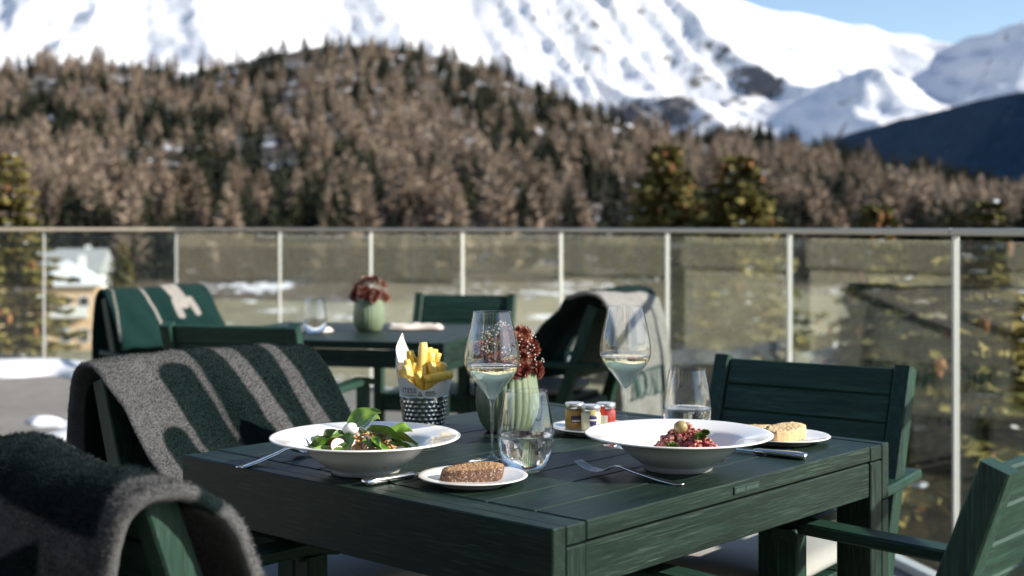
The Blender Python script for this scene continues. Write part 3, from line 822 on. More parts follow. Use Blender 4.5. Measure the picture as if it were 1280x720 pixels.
def blanket(name, chair_o, path, top_i, xl, xr, dark, mat, nfur, label, seed=0, th=0.016, amp=1.0):
    C = spline(path, 110)                       # (y, z) from the front hem over the top to the back hem
    arc = np.concatenate([[0], np.cumsum(np.linalg.norm(np.diff(C, axis=0), axis=1))])
    j0 = int(np.argmin(np.hypot(C[:, 0] - path[top_i][0], C[:, 1] - path[top_i][1])))
    A = arc[j0] - arc                           # positive on the front side
    T = np.gradient(C, axis=0); T /= np.linalg.norm(T, axis=1)[:, None]
    Nn = np.stack([-T[:, 1], T[:, 0]], 1)       # rotate the tangent
    if Nn[j0][1] < 0: Nn = -Nn
    ns = 80
    s = np.linspace(0, 1, ns)
    SS, AA = np.meshgrid(s, A, indexing='xy')
    XL = np.array([xl(a) for a in A])[:, None]; XR = np.array([xr(a) for a in A])[:, None]
    X = XL + (XR - XL) * SS
    hang = np.clip(np.abs(AA) / 0.25, 0, 1)
    off = amp * (0.010 * np.sin(X * 17 + 2.3 * seed + AA * 3) * hang + 0.006 * np.sin(X * 39 + seed + AA * 9) * hang + 0.004 * (fbm(X * 18 + seed, AA * 18, 3, seed) - 0.5) * 2)
    off += amp * 0.018 * (fbm(X * 7 + seed * 3.1, AA * 6, 2, seed + 9) - 0.5)
    Y = C[:, 0][:, None] + Nn[:, 0][:, None] * off; Z = C[:, 1][:, None] + Nn[:, 1][:, None] * off
    mid = np.stack([X, Y, Z], -1)
    nr = np.stack([np.zeros_like(X), np.repeat(Nn[:, 0][:, None], ns, 1), np.repeat(Nn[:, 1][:, None], ns, 1)], -1)
    # rounded hem: thickness falls away at the border
    eu = np.minimum(SS, 1 - SS) * (XR - XL); ev = np.minimum(arc, arc[-1] - arc)[:, None] + 0 * SS
    ed = np.minimum(eu, ev); tk = th / 2 * np.sqrt(np.clip(ed / 0.008, 0.05, 1))
    out = mid + nr * tk[..., None]; inn = mid - nr * tk[..., None]
    V = np.concatenate([out.reshape(-1, 3), inn.reshape(-1, 3)])
    nrw = len(C); gf = grid_faces(nrw, ns); n1 = nrw * ns
    Fs = gf.tolist() + (gf[:, ::-1] + n1).tolist()
    border = [(0, j) for j in range(ns)] + [(i, ns - 1) for i in range(1, nrw)] + [(nrw - 1, j) for j in range(ns - 2, -1, -1)] + [(i, 0) for i in range(nrw - 2, 0, -1)]
    bi = [i * ns + j for i, j in border]
    for k in range(len(bi)):
        a, b = bi[k], bi[(k + 1) % len(bi)]
        Fs.append([b, a, a + n1, b + n1])
    sdv = dark(X, AA)
    o = mesh_obj(name, V, Fs, mat, smooth=True)
    at = o.data.attributes.new('sd', 'FLOAT', 'POINT'); at.data.foreach_set('value', np.concatenate([sdv.ravel(), sdv.ravel()]).astype(np.float32))
    o.location = chair_o.location; o.rotation_euler = chair_o.rotation_euler
    tag(o, label, 'blanket')
    if nfur:                                    # the raised pile of the wool
        r = np.random.default_rng(seed + 50)
        fi = r.uniform(0, nrw - 1.001, nfur); fj = r.uniform(0, ns - 1.001, nfur)
        i0 = fi.astype(int); j0_ = fj.astype(int); di = (fi - i0)[:, None]; dj = (fj - j0_)[:, None]
        lerp = lambda G: (G[i0, j0_] * (1 - dj) + G[i0, j0_ + 1] * dj) * (1 - di) + (G[i0 + 1, j0_] * (1 - dj) + G[i0 + 1, j0_ + 1] * dj) * di
        P = lerp(out); Nv = lerp(nr)
        sv = lerp(sdv[..., None])[:, 0]
        D = Nv * r.uniform(0.5, 1.0, (nfur, 1)) + r.normal(0, 0.55, (nfur, 3)) + np.array([0, 0, -0.25])
        D /= np.linalg.norm(D, axis=1)[:, None]
        Sd = np.cross(D, r.normal(0, 1, (nfur, 3))); Sd /= np.linalg.norm(Sd, axis=1)[:, None]
        L = r.uniform(0.004, 0.009, (nfur, 1))
        Pb = P - Nv * 0.001
        FV = np.stack([Pb + Sd * 0.0006, Pb - Sd * 0.0006, Pb + D * L], 1).reshape(-1, 3)
        FF = np.arange(nfur * 3).reshape(-1, 3)
        f = mesh_obj('wool_pile', FV, FF, mat, o)
        at = f.data.attributes.new('sd', 'FLOAT', 'POINT'); at.data.foreach_set('value', np.repeat(sv, 3).astype(np.float32))
        f['kind'] = 'stuff'
    def at_(x, a, lift=0.0):
        k = np.interp(-a, -A, np.arange(len(A)))
        y = np.interp(k, np.arange(len(A)), C[:, 0]); z = np.interp(k, np.arange(len(A)), C[:, 1])
        ny = np.interp(k, np.arange(len(A)), Nn[:, 0]); nz = np.interp(k, np.arange(len(A)), Nn[:, 1])
        return (x, y + ny * lift, z + nz * lift)
    return o, at_

front = [(-0.105, 0.638), (-0.19, 0.715), (-0.285, 0.815), (-0.345, 0.866), (-0.385, 0.877), (-0.425, 0.860), (-0.446, 0.80), (-0.452, 0.66), (-0.455, 0.45)]
def dark_L(x, a):
    d = cap(x, a, 0.095, 0.085, 0.055, 0.36, 0.042)
    for c in ((cap(x, a, 0.008, 0.0, -0.024, 0.36, 0.036, 0.036)), cap(x, a, -0.115, -0.05, -0.152, 0.36, 0.046, 0.018), cap(x, a, -0.255, -0.1, -0.275, 0.36, 0.062, 0.05),
              cap(x, a, 0.165, 0.235, 0.15, 0.4, 0.03, 0.05), cap(x, a, 0.16, -0.12, 0.16, -0.5, 0.07)):
        d = np.maximum(d, c)
    return d
bL, _ = blanket('wool_blanket', cL, front, 4, lambda a: -0.30 + 0.0 * a, lambda a: 0.265, dark_L, FL1, 90000, 'grey wool blanket with dark green finger stripes over a chair at the laid table', 1, 0.013, 1.25)

frontM = [(-0.225, 0.50), (-0.245, 0.62), (-0.278, 0.72), (-0.318, 0.808), (-0.348, 0.848), (-0.385, 0.862), (-0.422, 0.846), (-0.440, 0.79), (-0.440, 0.66), (-0.434, 0.40)]
def dark_M(x, a):
    d = np.minimum(np.minimum(0.03 - a, a + 0.075 + 0.02 * np.sin(x * 9)), 0.215 - x)
    d = np.maximum(d, np.minimum(np.minimum(-0.15 + 0.05 * np.sin(x * 11) - a, 0.07 + 0.12 * (a + 0.15) - x), 1.0))
    d = np.maximum(d, a - 0.20)
    d = np.maximum(d, cap(x, a, 0.20, 0.06, 0.33, 0.05, 0.018))
    return d
bM, _ = blanket('wool_blanket', cM, frontM, 5, lambda a: -0.30, lambda a: 0.275 + (0.02 * min(1, max(0, a) / 0.1) if a > 0 else -0.035 * min(1, -a / 0.13)), dark_M, FL1, 130000,
                'shaggy green and grey blanket hanging over the chair with one bare post', 4, 0.021, 1.9)

frontG = front
def dark_G(x, a):
    g1 = cap(x, a, 0.20, -0.02, 0.29, 0.33, 0.003) ; g2 = cap(x, a, -0.05, -0.1, -0.085, 0.14, 0.042, 0.03)
    g3 = cap(x, a, -0.055, 0.12, -0.05, 0.21, 0.017); g4 = cap(x, a, -0.125, 0.12, -0.135, 0.20, 0.015); g0 = cap(x, a, 0.075, -0.05, 0.045, 0.3, 0.006)
    return -np.maximum(np.maximum(np.maximum(g1, g2), np.maximum(g3, g4)), g0)
bG, _ = blanket('wool_blanket', cG, frontG, 4, lambda a: -0.26, lambda a: 0.25 + 0.12 * max(0, a), dark_G, FL2, 20000, 'dark green blanket with a pale forked stripe over a chair near the snow', 7, 0.02)

frontW = [(-0.02, 0.51), (-0.045, 0.62), (-0.115, 0.735), (-0.225, 0.835), (-0.32, 0.883), (-0.385, 0.893), (-0.435, 0.862), (-0.475, 0.78), (-0.505, 0.6), (-0.52, 0.36)]
def dark_W(x, a):
    d = np.minimum(a + 0.035 + 0.12 * x, x + 0.25)  # dark green top; the shade on the front hang is painted dark too
    return d
bW, atW = blanket('wool_blanket', cW, frontW, 5, lambda a: -0.26 + 0.06 * min(1, max(0, a - 0.1) / 0.1), lambda a: 0.26 - 0.06 * min(1, max(0, a - 0.1) / 0.1), dark_W, FL3, 20000, 'pale grey lettered blanket with dark green top and shade-painted front over a chair by the balustrade', 11, 0.018)
LET = plain('green_lettering', (0.012, 0.055, 0.05), 0.9, 0.2, 100)
def serif_text(word, hgt):
    "slab-serif capitals as quads: (x, y) outlines"
    V = []; Fs = []; x = 0.0; st = 0.20 * hgt; th = 0.075 * hgt
    def quad(*p): b = len(V); V.extend(p); Fs.append([b, b + 1, b + 2, b + 3])
    def rect(x0, y0, x1, y1):
        n_ = 6
        for k in range(n_): quad((x0, y0 + (y1 - y0) * k / n_), (x1, y0 + (y1 - y0) * k / n_), (x1, y0 + (y1 - y0) * (k + 1) / n_), (x0, y0 + (y1 - y0) * (k + 1) / n_))
    for ch in word:
        if ch == 'N':
            wd = 0.86 * hgt; rect(x + 0.1 * hgt, th, x + 0.1 * hgt + st * 0.55, hgt - th); rect(x + wd - 0.1 * hgt - st * 0.55, th, x + wd - 0.1 * hgt, hgt - th)
            for k in range(6):
                y0, y1 = hgt * (1 - k / 6), hgt * (1 - (k + 1) / 6); f0, f1 = k / 6, (k + 1) / 6; s0 = x + 0.1 * hgt; s1 = wd - 0.2 * hgt - st * 1.1
                quad((s0 + s1 * f0, y0), (s0 + s1 * f1, y1), (s0 + s1 * f1 + st * 1.1, y1), (s0 + s1 * f0 + st * 1.1, y0))
            rect(x, 0, x + 0.32 * hgt, th); rect(x, hgt - th, x + 0.3 * hgt, hgt); rect(x + wd - 0.32 * hgt, hgt - th, x + wd, hgt)
        elif ch == 'O':
            wd = 0.80 * hgt
            for k in range(20):
                a0, a1 = 6.2832 * k / 20, 6.2832 * (k + 1) / 20; c_ = (x + wd / 2, hgt / 2)
                o_ = lambda a: (c_[0] + wd / 2 * math.cos(a), c_[1] + hgt / 2 * math.sin(a)); i_ = lambda a: (c_[0] + (wd / 2 - st) * math.cos(a), c_[1] + (hgt / 2 - th) * math.sin(a))
                quad(o_(a0), o_(a1), i_(a1), i_(a0))
        elif ch == 'T':
            wd = 0.78 * hgt; rect(x + wd / 2 - st / 2, th, x + wd / 2 + st / 2, hgt - th); rect(x, hgt - th, x + wd, hgt); rect(x + wd / 2 - 0.22 * hgt, 0, x + wd / 2 + 0.22 * hgt, th)
            rect(x, hgt - 0.26 * hgt, x + th, hgt - th); rect(x + wd - th, hgt - 0.26 * hgt, x + wd, hgt - th)
        else:
            wd = 0.70 * hgt; rect(x + 0.1 * hgt, th, x + 0.1 * hgt + st, hgt - th); rect(x, 0, x + wd, th); rect(x, hgt - th, x + 0.4 * hgt, hgt); rect(x + wd - th, th, x + wd, 0.32 * hgt)
        x += wd + 0.07 * hgt
    return [(a_ - x / 2, b_ - hgt / 2) for a_, b_ in V], Fs
tv, tf = serif_text('NOTL', 0.112)
# a thick serif look: letters laid into the back hang of the blanket
TV = [atW(v[0] * 1.0 - 0.005, -0.41 + v[1], 0.024) for v in tv]
lt = mesh_obj('lettering', TV, tf, LET, bW)

# ------------------------------------------------------------------ tables
TL, TWd, TT_ = 0.965, 0.86, 0.75
def make_table():
    o = empty('garden_table')
    hx, hy = TL / 2, TWd / 2
    for s in (-1, 1):
        board('end_apron', o, (s * (hx - 0.0135), -hy, TT_ - 0.052), (s * (hx - 0.0135), hy, TT_ - 0.052), 0.027, 0.104, WX, ch=0.002)
        board('end_board', o, (s * (hx - 0.0495), -hy + 0.0005, TT_ - 0.0145), (s * (hx - 0.0495), hy - 0.0005, TT_ - 0.0145), 0.0425, 0.027, WX, ch=0.002)
        board('side_apron', o, (-hx + 0.072, s * (hy - 0.015), TT_ - 0.062), (hx - 0.072, s * (hy - 0.015), TT_ - 0.062), 0.024, 0.062, WX, ch=0.002)
        for t in (-1, 1):
            V, Fs = box_vf(0.0265, 0.07, TT_ - 0.105, 0.002)
            lg = mesh_obj('leg', V, Fs, WZ, o, M=Matrix.Translation((s * (hx - 0.0137), t * (hy - 0.035), (TT_ - 0.105) / 2)))
            V, Fs = box_vf(0.0425, 0.07, TT_ - 0.0305, 0.002)
            mesh_obj('leg', V, Fs, WZ, o, M=Matrix.Translation((s * (hx - 0.0495), t * (hy - 0.0352), (TT_ - 0.0305) / 2)))
    n = 9; wd = TWd / n
    for k in range(n):
        y = -hy + wd * (k + 0.5)
        board('top_slat', o, (-hx + 0.0725, y, TT_ - 0.0135), (hx - 0.0725, y, TT_ - 0.0135), wd - 0.0022, 0.027, WX, ch=0.0018)
    return o
tA = make_table(); tA.location = (0.061, 2.397, 0); tA.rotation_euler = (0, 0, R(47.7))
tag(tA, 'green slatted wooden table laid with two bowls and glasses', 'table', 'green wooden tables')
tB = copy_tree(tA); tB.location = (-0.60, 5.12, 0); tB.rotation_euler = (0, 0, R(-14))
tag(tB, 'dark green wooden table beyond, set with napkins and a vase', 'table', 'green wooden tables')
# the small plate let into the table edge, with its two words of illegible raised script
PLQ = plain('plaque_green', (0.003, 0.022, 0.015), 0.6, 0.1, 300)
PLT = plain('plaque_letters', (0.10, 0.17, 0.14), 0.5, 0.1, 300)
V, Fs = box_vf(0.074, 0.004, 0.0125, 0.001)
pq = mesh_obj('plaque', V, Fs, PLQ, tA, M=Matrix.Translation((-0.008, -TWd / 2 + 0.0004, TT_ - 0.0135)))
V = []; Fs = []
x = -0.033
for k in range(12):
    if k == 5: x += 0.004
    for q in range(2):
        a = random.uniform(-0.5, 0.5); hh = random.uniform(0.0018, 0.0036); xx = x + q * 0.0022
        b = len(V); V += [(xx - 0.0004, -0.0023, -hh), (xx + 0.0004, -0.0023, -hh), (xx + 0.0004 + a * 0.003, -0.0023, hh), (xx - 0.0004 + a * 0.003, -0.0023, hh)]; Fs.append([b, b + 1, b + 2, b + 3])
    x += 0.0052
mesh_obj('script', V, Fs, PLT, pq)

# ------------------------------------------------------------------ tableware
TZ = TT_
def put(o, p, rz=0.0): o.location = (p[0], p[1], p[2] if len(p) > 2 else TZ); o.rotation_euler = (0, 0, rz); return o
bowl_prof = [(0.0005, 0.004), (0.045, 0.004), (0.050, 0.0), (0.056, 0.0005), (0.057, 0.006), (0.066, 0.0125), (0.082, 0.0235), (0.094, 0.035), (0.101, 0.0445), (0.110, 0.0485), (0.135, 0.0535), (0.151, 0.0565),
             (0.1555, 0.0578), (0.1562, 0.0594), (0.1548, 0.0606), (0.150, 0.0602), (0.135, 0.0575), (0.112, 0.0525), (0.1035, 0.049), (0.096, 0.040), (0.084, 0.0275), (0.068, 0.0165), (0.045, 0.0105), (0.0005, 0.009)]
V, Fs = lathe_vf(bowl_prof, 96); bowl1 = mesh_obj('pasta_bowl', V, Fs, CHINA, smooth=True)
put(bowl1, (-0.2405, 2.166)); tag(bowl1, 'wide rimmed white bowl holding the leafy green salad', 'bowl', 'wide white bowls')
bowl2 = link_mesh('pasta_bowl', bowl1.data); put(bowl2, (0.2765, 2.195)); tag(bowl2, 'wide rimmed white bowl holding the red chopped tartare', 'bowl', 'wide white bowls')
plate_prof = [(0.0005, 0.003), (0.046, 0.003), (0.048, 0.0), (0.053, 0.0), (0.055, 0.004), (0.075, 0.008), (0.0845, 0.0115), (0.0862, 0.0128), (0.0850, 0.0140), (0.078, 0.0122), (0.060, 0.0088), (0.05, 0.0075), (0.0005, 0.007)]
V, Fs = lathe_vf(plate_prof, 72); pl1 = mesh_obj('side_plate', V, Fs, CHINA, smooth=True)
put(pl1, (-0.0612, 2.07)); tag(pl1, 'small white plate under the dark crusted bread slice', 'plate', 'small white plates')
pl2 = link_mesh('side_plate', pl1.data); put(pl2, (0.508, 2.468)); tag(pl2, 'small white plate under the pale bread slices', 'plate', 'small white plates')
pl3 = link_mesh('side_plate', pl1.data); put(pl3, (0.160, 2.58)); tag(pl3, 'small white plate carrying three condiment jars', 'plate', 'small white plates')

def rib(n, amp, z0, z1):
    return lambda a, z: 1 + amp * math.cos(n * a) * max(0, min(1, (z - z0) / 0.02)) * max(0, min(1, (z1 - z) / 0.03))
bowl_cup = [(0.0045, 0.101), (0.008, 0.110), (0.018, 0.1235), (0.030, 0.1385), (0.040, 0.1515), (0.0445, 0.1605), (0.0466, 0.1690), (0.0470, 0.1760), (0.0462, 0.1860), (0.0438, 0.2010), (0.0402, 0.2190), (0.0362, 0.2380), (0.0322, 0.2560)]
def wine_glass(name_label, p):
    o = empty('wine_glass')
    V, Fs = lathe_vf(spline(bowl_cup, 46).tolist(), 90, rib(16, 0.010, 0.112, 0.252)); b = mesh_obj('bowl', V, Fs, GLASS, o, True)
    V, Fs = lathe_vf([(0.0322, 0.2560), (0.0327, 0.2566), (0.0322, 0.2572), (0.0317, 0.2566), (0.0322, 0.2560)], 64); mesh_obj('rim', V, Fs, GLASS, o, True)
    V, Fs = lathe_vf(spline([(0.0045, 0.101), (0.0036, 0.092), (0.0032, 0.07), (0.0033, 0.03), (0.0046, 0.012), (0.012, 0.0055), (0.026, 0.003), (0.0415, 0.0018), (0.0422, 0.0008), (0.0410, 0.0002), (0.0005, 0.0002)], 44).tolist(), 56); mesh_obj('stem', V, Fs, GLASS, o, True)
    inner = [(r - 0.0007, z + 0.0006) for r, z in spline(bowl_cup, 46).tolist() if z < 0.1662 and r > 0.006]
    pr = [(0.0005, inner[0][1] - 0.003)] + inner + [(inner[-1][0] - 0.0001, inner[-1][1] + 0.0004), (inner[-1][0] - 0.002, inner[-1][1]), (0.0005, inner[-1][1] - 0.0002)]
    V, Fs = lathe_vf(pr, 90); wn = mesh_obj('wine', V, Fs, WINE, o, True)
    put(o, p); return tag(o, name_label, 'wine glass', 'stemmed glasses of white wine')
wine_glass('tall stemmed glass of white wine in front of the ribbed vase', (-0.034, 2.255))
wine_glass('tall stemmed glass of white wine beside the condiment jars', (0.2085, 2.425))

tum = [(0.0270, 0.0035), (0.0335, 0.0075), (0.0395, 0.0180), (0.0440, 0.0330), (0.0462, 0.0500), (0.0460, 0.0640), (0.0440, 0.0820), (0.0408, 0.1010), (0.0372, 0.1185), (0.0343, 0.1315)]
def tumbler(label, p, level=0.058):
    o = empty('water_glass')
    T = spline(tum, 44).tolist()
    V, Fs = lathe_vf([(0.0005, 0.0004), (0.024, 0.0004), (0.0265, 0.0018)] + T, 84, rib(14, 0.010, 0.01, 0.125)); mesh_obj('wall', V, Fs, GLASS, o, True)
    V, Fs = lathe_vf([(0.0343, 0.1315), (0.0348, 0.1321), (0.0343, 0.1328), (0.0338, 0.1321), (0.0343, 0.1315)], 64); mesh_obj('rim', V, Fs, GLASS, o, True)
    if level:
        inn = [(r - 0.0009, z + 0.0028) for r, z in T if z < level]
        V, Fs = lathe_vf([(0.0005, inn[0][1] - 0.001), (0.02, inn[0][1] - 0.001)] + inn + [(inn[-1][0] - 0.002, inn[-1][1] - 0.0001), (0.0005, inn[-1][1] - 0.0003)], 84); mesh_obj('water', V, Fs, WATER, o, True)
    put(o, p); return tag(o, label, 'glass', 'stemless water glasses')
tumbler('stemless water glass right behind the dark crusted bread', (0.0225, 2.170))
tumbler('stemless water glass standing behind the tartare bowl', (0.332, 2.50))
tumbler('water glass on the farther table beside a napkin', (-0.745, 4.99))

# vases and flowers
CEL = plain('celadon_glaze', (0.17, 0.22, 0.135), 0.36, 0.12, 26, Coat_Weight=0.3)
vprof = [(0.0005, 0.001), (0.040, 0.001), (0.046, 0.004), (0.055, 0.016), (0.0625, 0.036), (0.0655, 0.056), (0.0645, 0.078), (0.0615, 0.100), (0.0600, 0.116), (0.0605, 0.122), (0.0585, 0.1235), (0.0565, 0.121), (0.0560, 0.105), (0.058, 0.06), (0.0005, 0.05)]
def vrib(a, z): return 1 + (0.045 * (abs(math.cos(13 * a)) ** 0.7 - 0.6) + 0.008 * math.sin(3 * a + 40 * z)) * max(0, min(1, z / 0.02)) * (1 if z < 0.1 else max(0.35, 1 - (z - 0.1) / 0.03))
V, Fs = lathe_vf(spline([(r_v * 0.94, z_v) for r_v, z_v in vprof], 60).tolist(), 216, vrib); vase1 = mesh_obj('vase', V, Fs, CEL, smooth=True)
PET = leafmat('rust_red_petals', [(0.3, (0.12, 0.022, 0.022)), (0.46, (0.27, 0.070, 0.052)), (0.58, (0.43, 0.18, 0.125)), (0.72, (0.58, 0.38, 0.29))], 55)
WHT = plain('tiny_white_blossom', (0.62, 0.58, 0.50), 0.8, 0.2, 60)
LEAF = leafmat('flower_leaf', [(0.3, (0.02, 0.04, 0.015)), (0.7, (0.06, 0.09, 0.03))], 20)
def flower_head(seed):
    r = np.random.default_rng(seed); V = []; Fs = []
    for k in range(260):
        u_ = r.random(); ph = math.acos(1 - 1.45 * u_); a = r.random() * 6.283
        d = np.array([math.sin(ph) * math.cos(a), math.sin(ph) * math.sin(a), math.cos(ph)])
        rr = 0.0165 * r.uniform(0.65, 1.12); s = np.cross(d, r.normal(0, 1, 3)); s /= np.linalg.norm(s); n_ = np.cross(d, s)
        w_ = r.uniform(0.0008, 0.0018); b = len(V)
        V += [d * rr * 0.35 + s * w_ * 0.6, d * rr * 0.35 - s * w_ * 0.6, d * rr * 0.85 - s * w_ + n_ * 0.001, d * rr + n_ * 0.003, d * rr * 0.85 + s * w_ + n_ * 0.001]
        Fs.append([b, b + 1, b + 2, b + 3, b + 4])
    me = bpy.data.meshes.new('flower_head'); me.from_pydata([tuple(v) for v in V], [], Fs); me.materials.append(PET); return me
heads = [flower_head(300 + k) for k in range(4)]
def flowers(p, label, seed):
    r = np.random.default_rng(seed)
    o = empty('flower_bunch'); put(o, p)
    pts = [(0, 0, 0.088)]
    for ring, n_, rad, z in ((1, 6, 0.027, 0.076), (2, 10, 0.050, 0.050), (3, 12, 0.060, 0.022)):
        for k in range(n_):
            a = 6.283 * k / n_ + ring * 0.4 + r.normal(0, 0.12); pts.append((rad * math.cos(a) * r.uniform(0.9, 1.1), rad * math.sin(a) * r.uniform(0.9, 1.1), z + r.normal(0, 0.009)))
    for x, y, z in pts:
        d = Vector((x, y, z - 0.01)).normalized()
        M = Matrix.Translation((x, y, z)) @ d.to_track_quat('Z', 'Y').to_matrix().to_4x4() @ Matrix.Rotation(r.uniform(0, 6.28), 4, 'Z') @ Matrix.Scale(r.uniform(0.75, 1.4), 4)
        link_mesh('flower_head', heads[int(r.integers(4))], o, M)
    V = []; Fs = []; V2 = []; F2 = []
    for k in range(300):
        ph = math.acos(1 - 0.95 * r.random()); a = r.random() * 6.283
        d = np.array([math.sin(ph) * math.cos(a), math.sin(ph) * math.sin(a), math.cos(ph)])
        if k % 12 == 0: base = d
        d = base + r.normal(0, 0.13, 3); d /= np.linalg.norm(d); d[2] = abs(d[2])
        rr = np.array([0.072, 0.072, 0.098]) * r.uniform(0.93, 1.09)
        c = d * rr + [0, 0, 0.006]
        b = len(V); q = 0.0016 * r.uniform(0.7, 1.3)
        V += [c + [q, 0, 0], c + [0, q, 0], c - [q, 0, 0], c - [0, q, 0], c + [0, 0, q], c - [0, 0, q]]
        Fs += [[b, b + 1, b + 4], [b + 1, b + 2, b + 4], [b + 2, b + 3, b + 4], [b + 3, b, b + 4], [b + 1, b, b + 5], [b + 2, b + 1, b + 5], [b + 3, b + 2, b + 5], [b, b + 3, b + 5]]
        s = np.array([d[1], -d[0], 0.2]) * 0.0004; b = len(V2)
        V2 += [c * 0.72 - s, c * 0.72 + s, c]; F2.append([b, b + 1, b + 2])
    mesh_obj('white_blossom', V, Fs, WHT, o)['kind'] = 'stuff'; mesh_obj('stalks', V2, F2, LEAF, o)['kind'] = 'stuff'
    return tag(o, label, 'flowers', 'rust red flower bunches')
put(vase1, (-0.009, 2.60)); tag(vase1, 'ribbed pale green vase between the two wine glasses', 'vase', 'ribbed green vases')
flowers((-0.009, 2.60, TZ + 0.108), 'rust red flowers with tiny white blossoms seen through the wine glass', 5)
vase2 = link_mesh('vase', vase1.data); put(vase2, (-0.552, 5.10), 0.7); tag(vase2, 'ribbed pale green vase on the farther table', 'vase', 'ribbed green vases')
flowers((-0.552, 5.10, TZ + 0.108), 'rust red flowers in the vase on the farther table', 9)

# napkins on the farther table
NAP = plain('linen_napkin', (0.62, 0.55, 0.50), 0.9, 0.1, 200, 0.3)
def napkin(p, rz, label, sx, sy):
    n_, m_ = 40, 20; V = []
    for i in range(n_):
        for j in range(m_):
            u_, v_ = i / (n_ - 1) * 2 - 1, j / (m_ - 1) * 2 - 1
            e = max(abs(u_), abs(v_)); edge = min(1, (1 - e) / 0.22)
            z = 0.004 + 0.022 * (edge ** 0.6 if edge > 0 else 0) * (0.7 + 0.35 * math.sin(7 * u_ + 1.3) * math.cos(2.4 * v_))
            V.append((u_ * sx * (1 - 0.12 * v_ * v_), v_ * sy * (1 - 0.15 * math.sin(4 * u_)), z))
    Fs = grid_faces(n_, m_).tolist(); k = len(V); V += [(x_, y_, 0.0008) for x_, y_, _ in V]; Fs += (grid_faces(n_, m_)[:, ::-1] + k).tolist()
    o = mesh_obj('folded_napkin', V, Fs, NAP, smooth=True); put(o, p, rz); return tag(o, label, 'napkin', 'napkins on the farther table')
napkin((-0.385, 5.22), 0.05, 'folded linen napkin between the vase and the dark chair', 0.115, 0.05)
napkin((-0.785, 5.08), -0.3, 'folded linen napkin behind the glass on the farther table', 0.10, 0.045)

# cutlery
def cutlery_fork(label, end, tip, endz=0.002):
    end = Vector((*end, 0)); tip = Vector((*tip, 0)); L = (tip - end).length
    V = []; Fs = []
    def add(pts, ws, ts, ch):
        k = len(V); v, f = sweep_vf(pts, (0, 1, 0), ws, ts, ch); V.extend(v); Fs.extend([[i + k for i in q] for q in f])
    k = L / 0.205
    pts = [(0.0, 0, 0.004), (0.004 * k, 0, 0.0035), (0.012 * k, 0, 0.0024), (0.05 * k, 0, 0.006), (0.09 * k, 0, 0.012), (0.118 * k, 0, 0.0175), (0.130 * k, 0, 0.0175), (0.139 * k, 0, 0.014), (0.148 * k, 0, 0.0090), (0.157 * k, 0, 0.0065)]
    add(pts, [0.006, 0.015, 0.019, 0.014, 0.0095, 0.0065, 0.0075, 0.015, 0.0225, 0.0235], [0.0022, 0.0026, 0.0028, 0.0030, 0.0034, 0.0034, 0.003, 0.0024, 0.0022, 0.002], 0.0006)
    for q in range(4):
        y = (q - 1.5) * 0.0068
        add([(0.155 * k, y, 0.0066), (0.168 * k, y, 0.0062), (0.182 * k, y * 0.97, 0.0085), (0.196 * k, y * 0.95, 0.0140), (0.205 * k, y * 0.94, 0.0190)], [0.0036, 0.0026, 0.0024, 0.0020, 0.0010], 0.0016, 0.0004)
    o = mesh_obj('fork', V, Fs, STEEL, smooth=True)
    put(o, (end.x, end.y, TZ - 0.0008), math.atan2(tip.y - end.y, tip.x - end.x)); return tag(o, label, 'fork', 'steel forks on the laid table')
cutlery_fork('steel fork lying in front of the tartare bowl', (0.2665, 2.045), (0.108, 2.172))
cutlery_fork('steel fork with its handle showing past the salad bowl', (-0.456, 2.19), (-0.345, 2.362))
def cutlery_knife(label, end, tip):
    o = empty('table_knife'); end = Vector((*end, 0)); tip = Vector((*tip, 0))
    V, Fs = sweep_vf([(0, 0, 0.0065), (0.003, 0, 0.0066), (0.02, 0, 0.0068), (0.06, 0, 0.0066), (0.095, 0, 0.0064), (0.100, 0, 0.0064)], (0, 1, 0), [0.013, 0.0175, 0.019, 0.0165, 0.0135, 0.010], [0.007, 0.0105, 0.0115, 0.0105, 0.0095, 0.005], 0.003)
    mesh_obj('handle', V, Fs, STEEL, o, True)
    V, Fs = sweep_vf([(0.099, 0, 0.0062), (0.12, 0, 0.006), (0.18, 0.001, 0.0055), (0.21, 0.0035, 0.005), (0.222, 0.006, 0.005)], (0, 1, 0), [0.011, 0.018, 0.0195, 0.014, 0.002], 0.0016, 0.0005)
    mesh_obj('blade', V, Fs, STEEL, o, True)
    put(o, (end.x, end.y, TZ - 0.0003), math.atan2(tip.y - end.y, tip.x - end.x)); return tag(o, label, 'knife', 'steel knives on the laid table')
cutlery_knife('steel knife between the salad bowl and the dark bread', (-0.230, 2.043), (-0.068, 2.193))
cutlery_knife('steel knife lying under the pale bread plate edge', (0.508, 2.275), (0.33, 2.405))

# ------------------------------------------------------------------ food
CRUST = Nodes('dark_rye_crust'); v = CRUST.coord('Object'); f = CRUST.noise(v, 130, 5, 0.65); f2 = CRUST.noise(v, 340, 3, 0.6)
c = CRUST.ramp(f, [(0.3, (0.045, 0.020, 0.012)), (0.6, (0.16, 0.07, 0.035)), (0.8, (0.27, 0.14, 0.07))]); c = CRUST.mix(CRUST.ramp(f2, [(0.55, 0.0), (0.66, 0.8)]), c, (0.55, 0.46, 0.38))
CRUST = CRUST.pbr(c, 0.75, CRUST.bump(f, 0.8, 0.003))
def crumb(name, a, b, cdark):
    N = Nodes(name); v = N.coord('Object'); f = N.noise(v, 170, 5, 0.6); g_ = N.n('TexVoronoi', {'Vector': v, 'Scale': 260.0}).outputs['Distance']
    c = N.ramp(f, [(0.3, a), (0.75, b)]); c = N.mix(N.ramp(g_, [(0.12, 0.75), (0.3, 0.0)]), c, cdark)
    return N.pbr(c, 0.85, N.bump(N.math('ADD', f, g_), 0.9, 0.0025))
